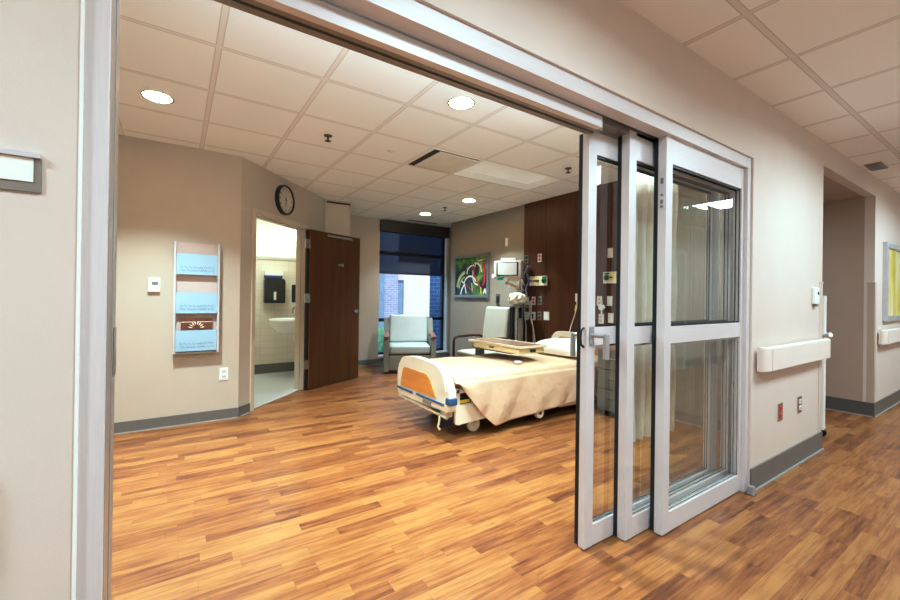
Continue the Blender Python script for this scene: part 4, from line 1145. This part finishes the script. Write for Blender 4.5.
MB().box(-.025, .025, -.026, -.005, -.02, .002, .004).build('nozzle', 'greymetal', t)
t = thing('rolling_stand', 'white wheeled stand peeking out behind the alcove corner', 'rolling stand', (4.985, 1.275, 0))
MB().cyl((0, -.06, .07), (0, -.06, 1.30), .020).build('pole', 'white', t)
MB().cyl((0, -.06, .93), (-.035, -.12, .945), .022).build('grip', 'white', t)
MB().box(-.04, .26, .0, .24, .06, .10, .01).build('base', 'white', t)
MB().box(-.03, .22, .0, .2, .95, 1.15, .02).build('shelf_unit', 'white', t)
for x, y in ((0, -.06), (.22, .02), (0.02, .22), (.22, .22)):
    c_ = MB(); c_.cyl((x - .012, y, .032), (x + .012, y, .032), .032); c_.box(x - .016, x + .016, y - .02, y + .02, .045, .075); c_.build('caster', 'blackp', t)
MB().box(-.02, .02, -.08, .02, .06, .09, .005).build('outrigger', 'white', t)
picture('wall_art', 'framed yellow and white print on the far hall wall', (7.20, WY, 1.482), 0, 1.09, .90, 'picframe', 'art2', .06)
t = thing('room_sign', 'blank white room sign in a grey holder on the near hall wall', 'sign', (-.32, WY, 1.478))
MB().box(-.14, .097, -.006, 0, -.037, .030, .001).build('holder', 'signgrey', t)
MB().box(-.14, .086, -.009, -.006, -.018, .027).build('insert', 'paper', t)
MB().box(-.14, .097, -.016, 0, .028, .038, .001).build('top_strip', 'silverstrip', t)

# opposite side of the hall, behind the photographer: a door that the glass reflects
d2 = bpy.data.objects.new('door_2', None); col.objects.link(d2); d2['kind'] = 'structure'; d2.location = (7.05, -1.40, 0)
MB().box(-.45, .45, 0, .03, .01, 2.05).build('leaf', 'wall_hall', d2)
b = MB()
for a in ((-.51, -.45, 0, 2.11), (.45, .51, 0, 2.11), (-.45, .45, 2.05, 2.11)): b.box(a[0], a[1], 0, .05, a[2], a[3])
b.build('door_frame', 'white', d2)

# ------------------------------------------------------------------ hall lights and added fill lamps
def troffer(label, x, y, e):
    t = thing('hall_troffer', label, 'ceiling light', (x, y, HH), group='hall ceiling lights')
    MB().box(-.28, .28, -.28, .28, -.012, -.001).build('lens', 'troffer', t)
    b = MB()
    for a in ((-.30, .30, -.30, -.28), (-.30, .30, .28, .30), (-.30, -.28, -.28, .28), (.28, .30, -.28, .28)): b.box(a[0], a[1], a[2], a[3], -.016, -.001)
    b.build('lamp_frame', 'white', t)
    L = bpy.data.lights.new('troffer_lamp', 'AREA'); L.shape = 'RECTANGLE'; L.size = .54; L.size_y = .54; L.energy = e; L.color = (1, .985, .955); L.spread = math.radians(168)
    lo = bpy.data.objects.new('troffer_lamp', L); col.objects.link(lo); lo.location = (0, 0, -.02); lo.parent = t
for k, (x, e) in enumerate(((-1.7, 36), (1.1, 37), (3.8, 32), (6.35, 31), (9.3, 35))):
    troffer(('hall ceiling light at the near end of the hall', 'hall ceiling light above the photographer', 'hall ceiling light facing the glass doors', 'hall ceiling light facing the alcove', 'hall ceiling light at the far end of the hall')[k], x, -.15, e)
L = bpy.data.lights.new('bath_fill', 'AREA'); L.shape = 'RECTANGLE'; L.size = .9; L.size_y = .5; L.energy = 17; L.color = (1, .89, .70)  # unseen area light added to fill the bathroom
lo = bpy.data.objects.new('bath_fill', L); col.objects.link(lo); lo.location = (.9, 6.1, 2.48)
L = bpy.data.lights.new('alcove_fill', 'AREA'); L.shape = 'DISK'; L.size = .3; L.energy = 8; L.color = (1, .95, .88)  # unseen area light added to brighten the alcove
lo = bpy.data.objects.new('alcove_fill', L); col.objects.link(lo); lo.location = (5.3, 2.5, 2.37)
# two unseen fill lamps added close under the ceiling, out of the doorway's view
for x, y, e in ((.2, 1.85, 17), (3.35, 1.80, 22)):
    L = bpy.data.lights.new('room_fill', 'AREA'); L.shape = 'RECTANGLE'; L.size = 1.1; L.size_y = .5; L.energy = e; L.color = (1, .955, .89); L.spread = math.radians(120)
    lo = bpy.data.objects.new('room_fill', L); col.objects.link(lo); lo.location = (x, y, HR - .02)

# fill light added behind the door header, aimed up to brighten the ceiling
L = bpy.data.lights.new('ceiling_fill', 'AREA'); L.shape = 'RECTANGLE'; L.size = 2.8; L.size_y = .08; L.energy = 14; L.color = (1, .95, .88)
lo = bpy.data.objects.new('ceiling_fill', L); col.objects.link(lo); lo.location = (1.45, 1.42, 2.12); lo.rotation_euler = (math.radians(180 - 44), 0, 0)

# daylight
wd = bpy.data.worlds.new('daylight'); scn.world = wd; wd.use_nodes = True
nt = wd.node_tree; bgn = nt.nodes['Background']; bgn.inputs[0].default_value = (.72, .80, 1.0, 1); bgn.inputs[1].default_value = 1.7
S = bpy.data.lights.new('sun', 'SUN'); S.energy = 2.9; S.angle = .2; S.color = (1, .90, .80)
so = bpy.data.objects.new('sun', S); col.objects.link(so); so.location = (0, 20, 20); so.rotation_euler = (math.radians(55), 0, math.radians(-25))

scn.view_settings.view_transform = 'Standard'
scn.view_settings.look = 'None'
scn.view_settings.exposure = 0.46
scn.view_settings.use_curve_mapping = True
cm_ = scn.view_settings.curve_mapping; cc = cm_.curves[3]
for q in ((.14, .108), (.34, .315), (.52, .525), (.66, .695)): cc.points.new(*q)
cm_.update()
scn.view_settings.use_white_balance = True
scn.view_settings.white_balance_temperature = 4650
scn.view_settings.white_balance_tint = -12
scn.cycles.max_bounces = 12; scn.cycles.diffuse_bounces = 6; scn.cycles.transparent_max_bounces = 24
scn.cycles.sample_clamp_indirect = 6.0
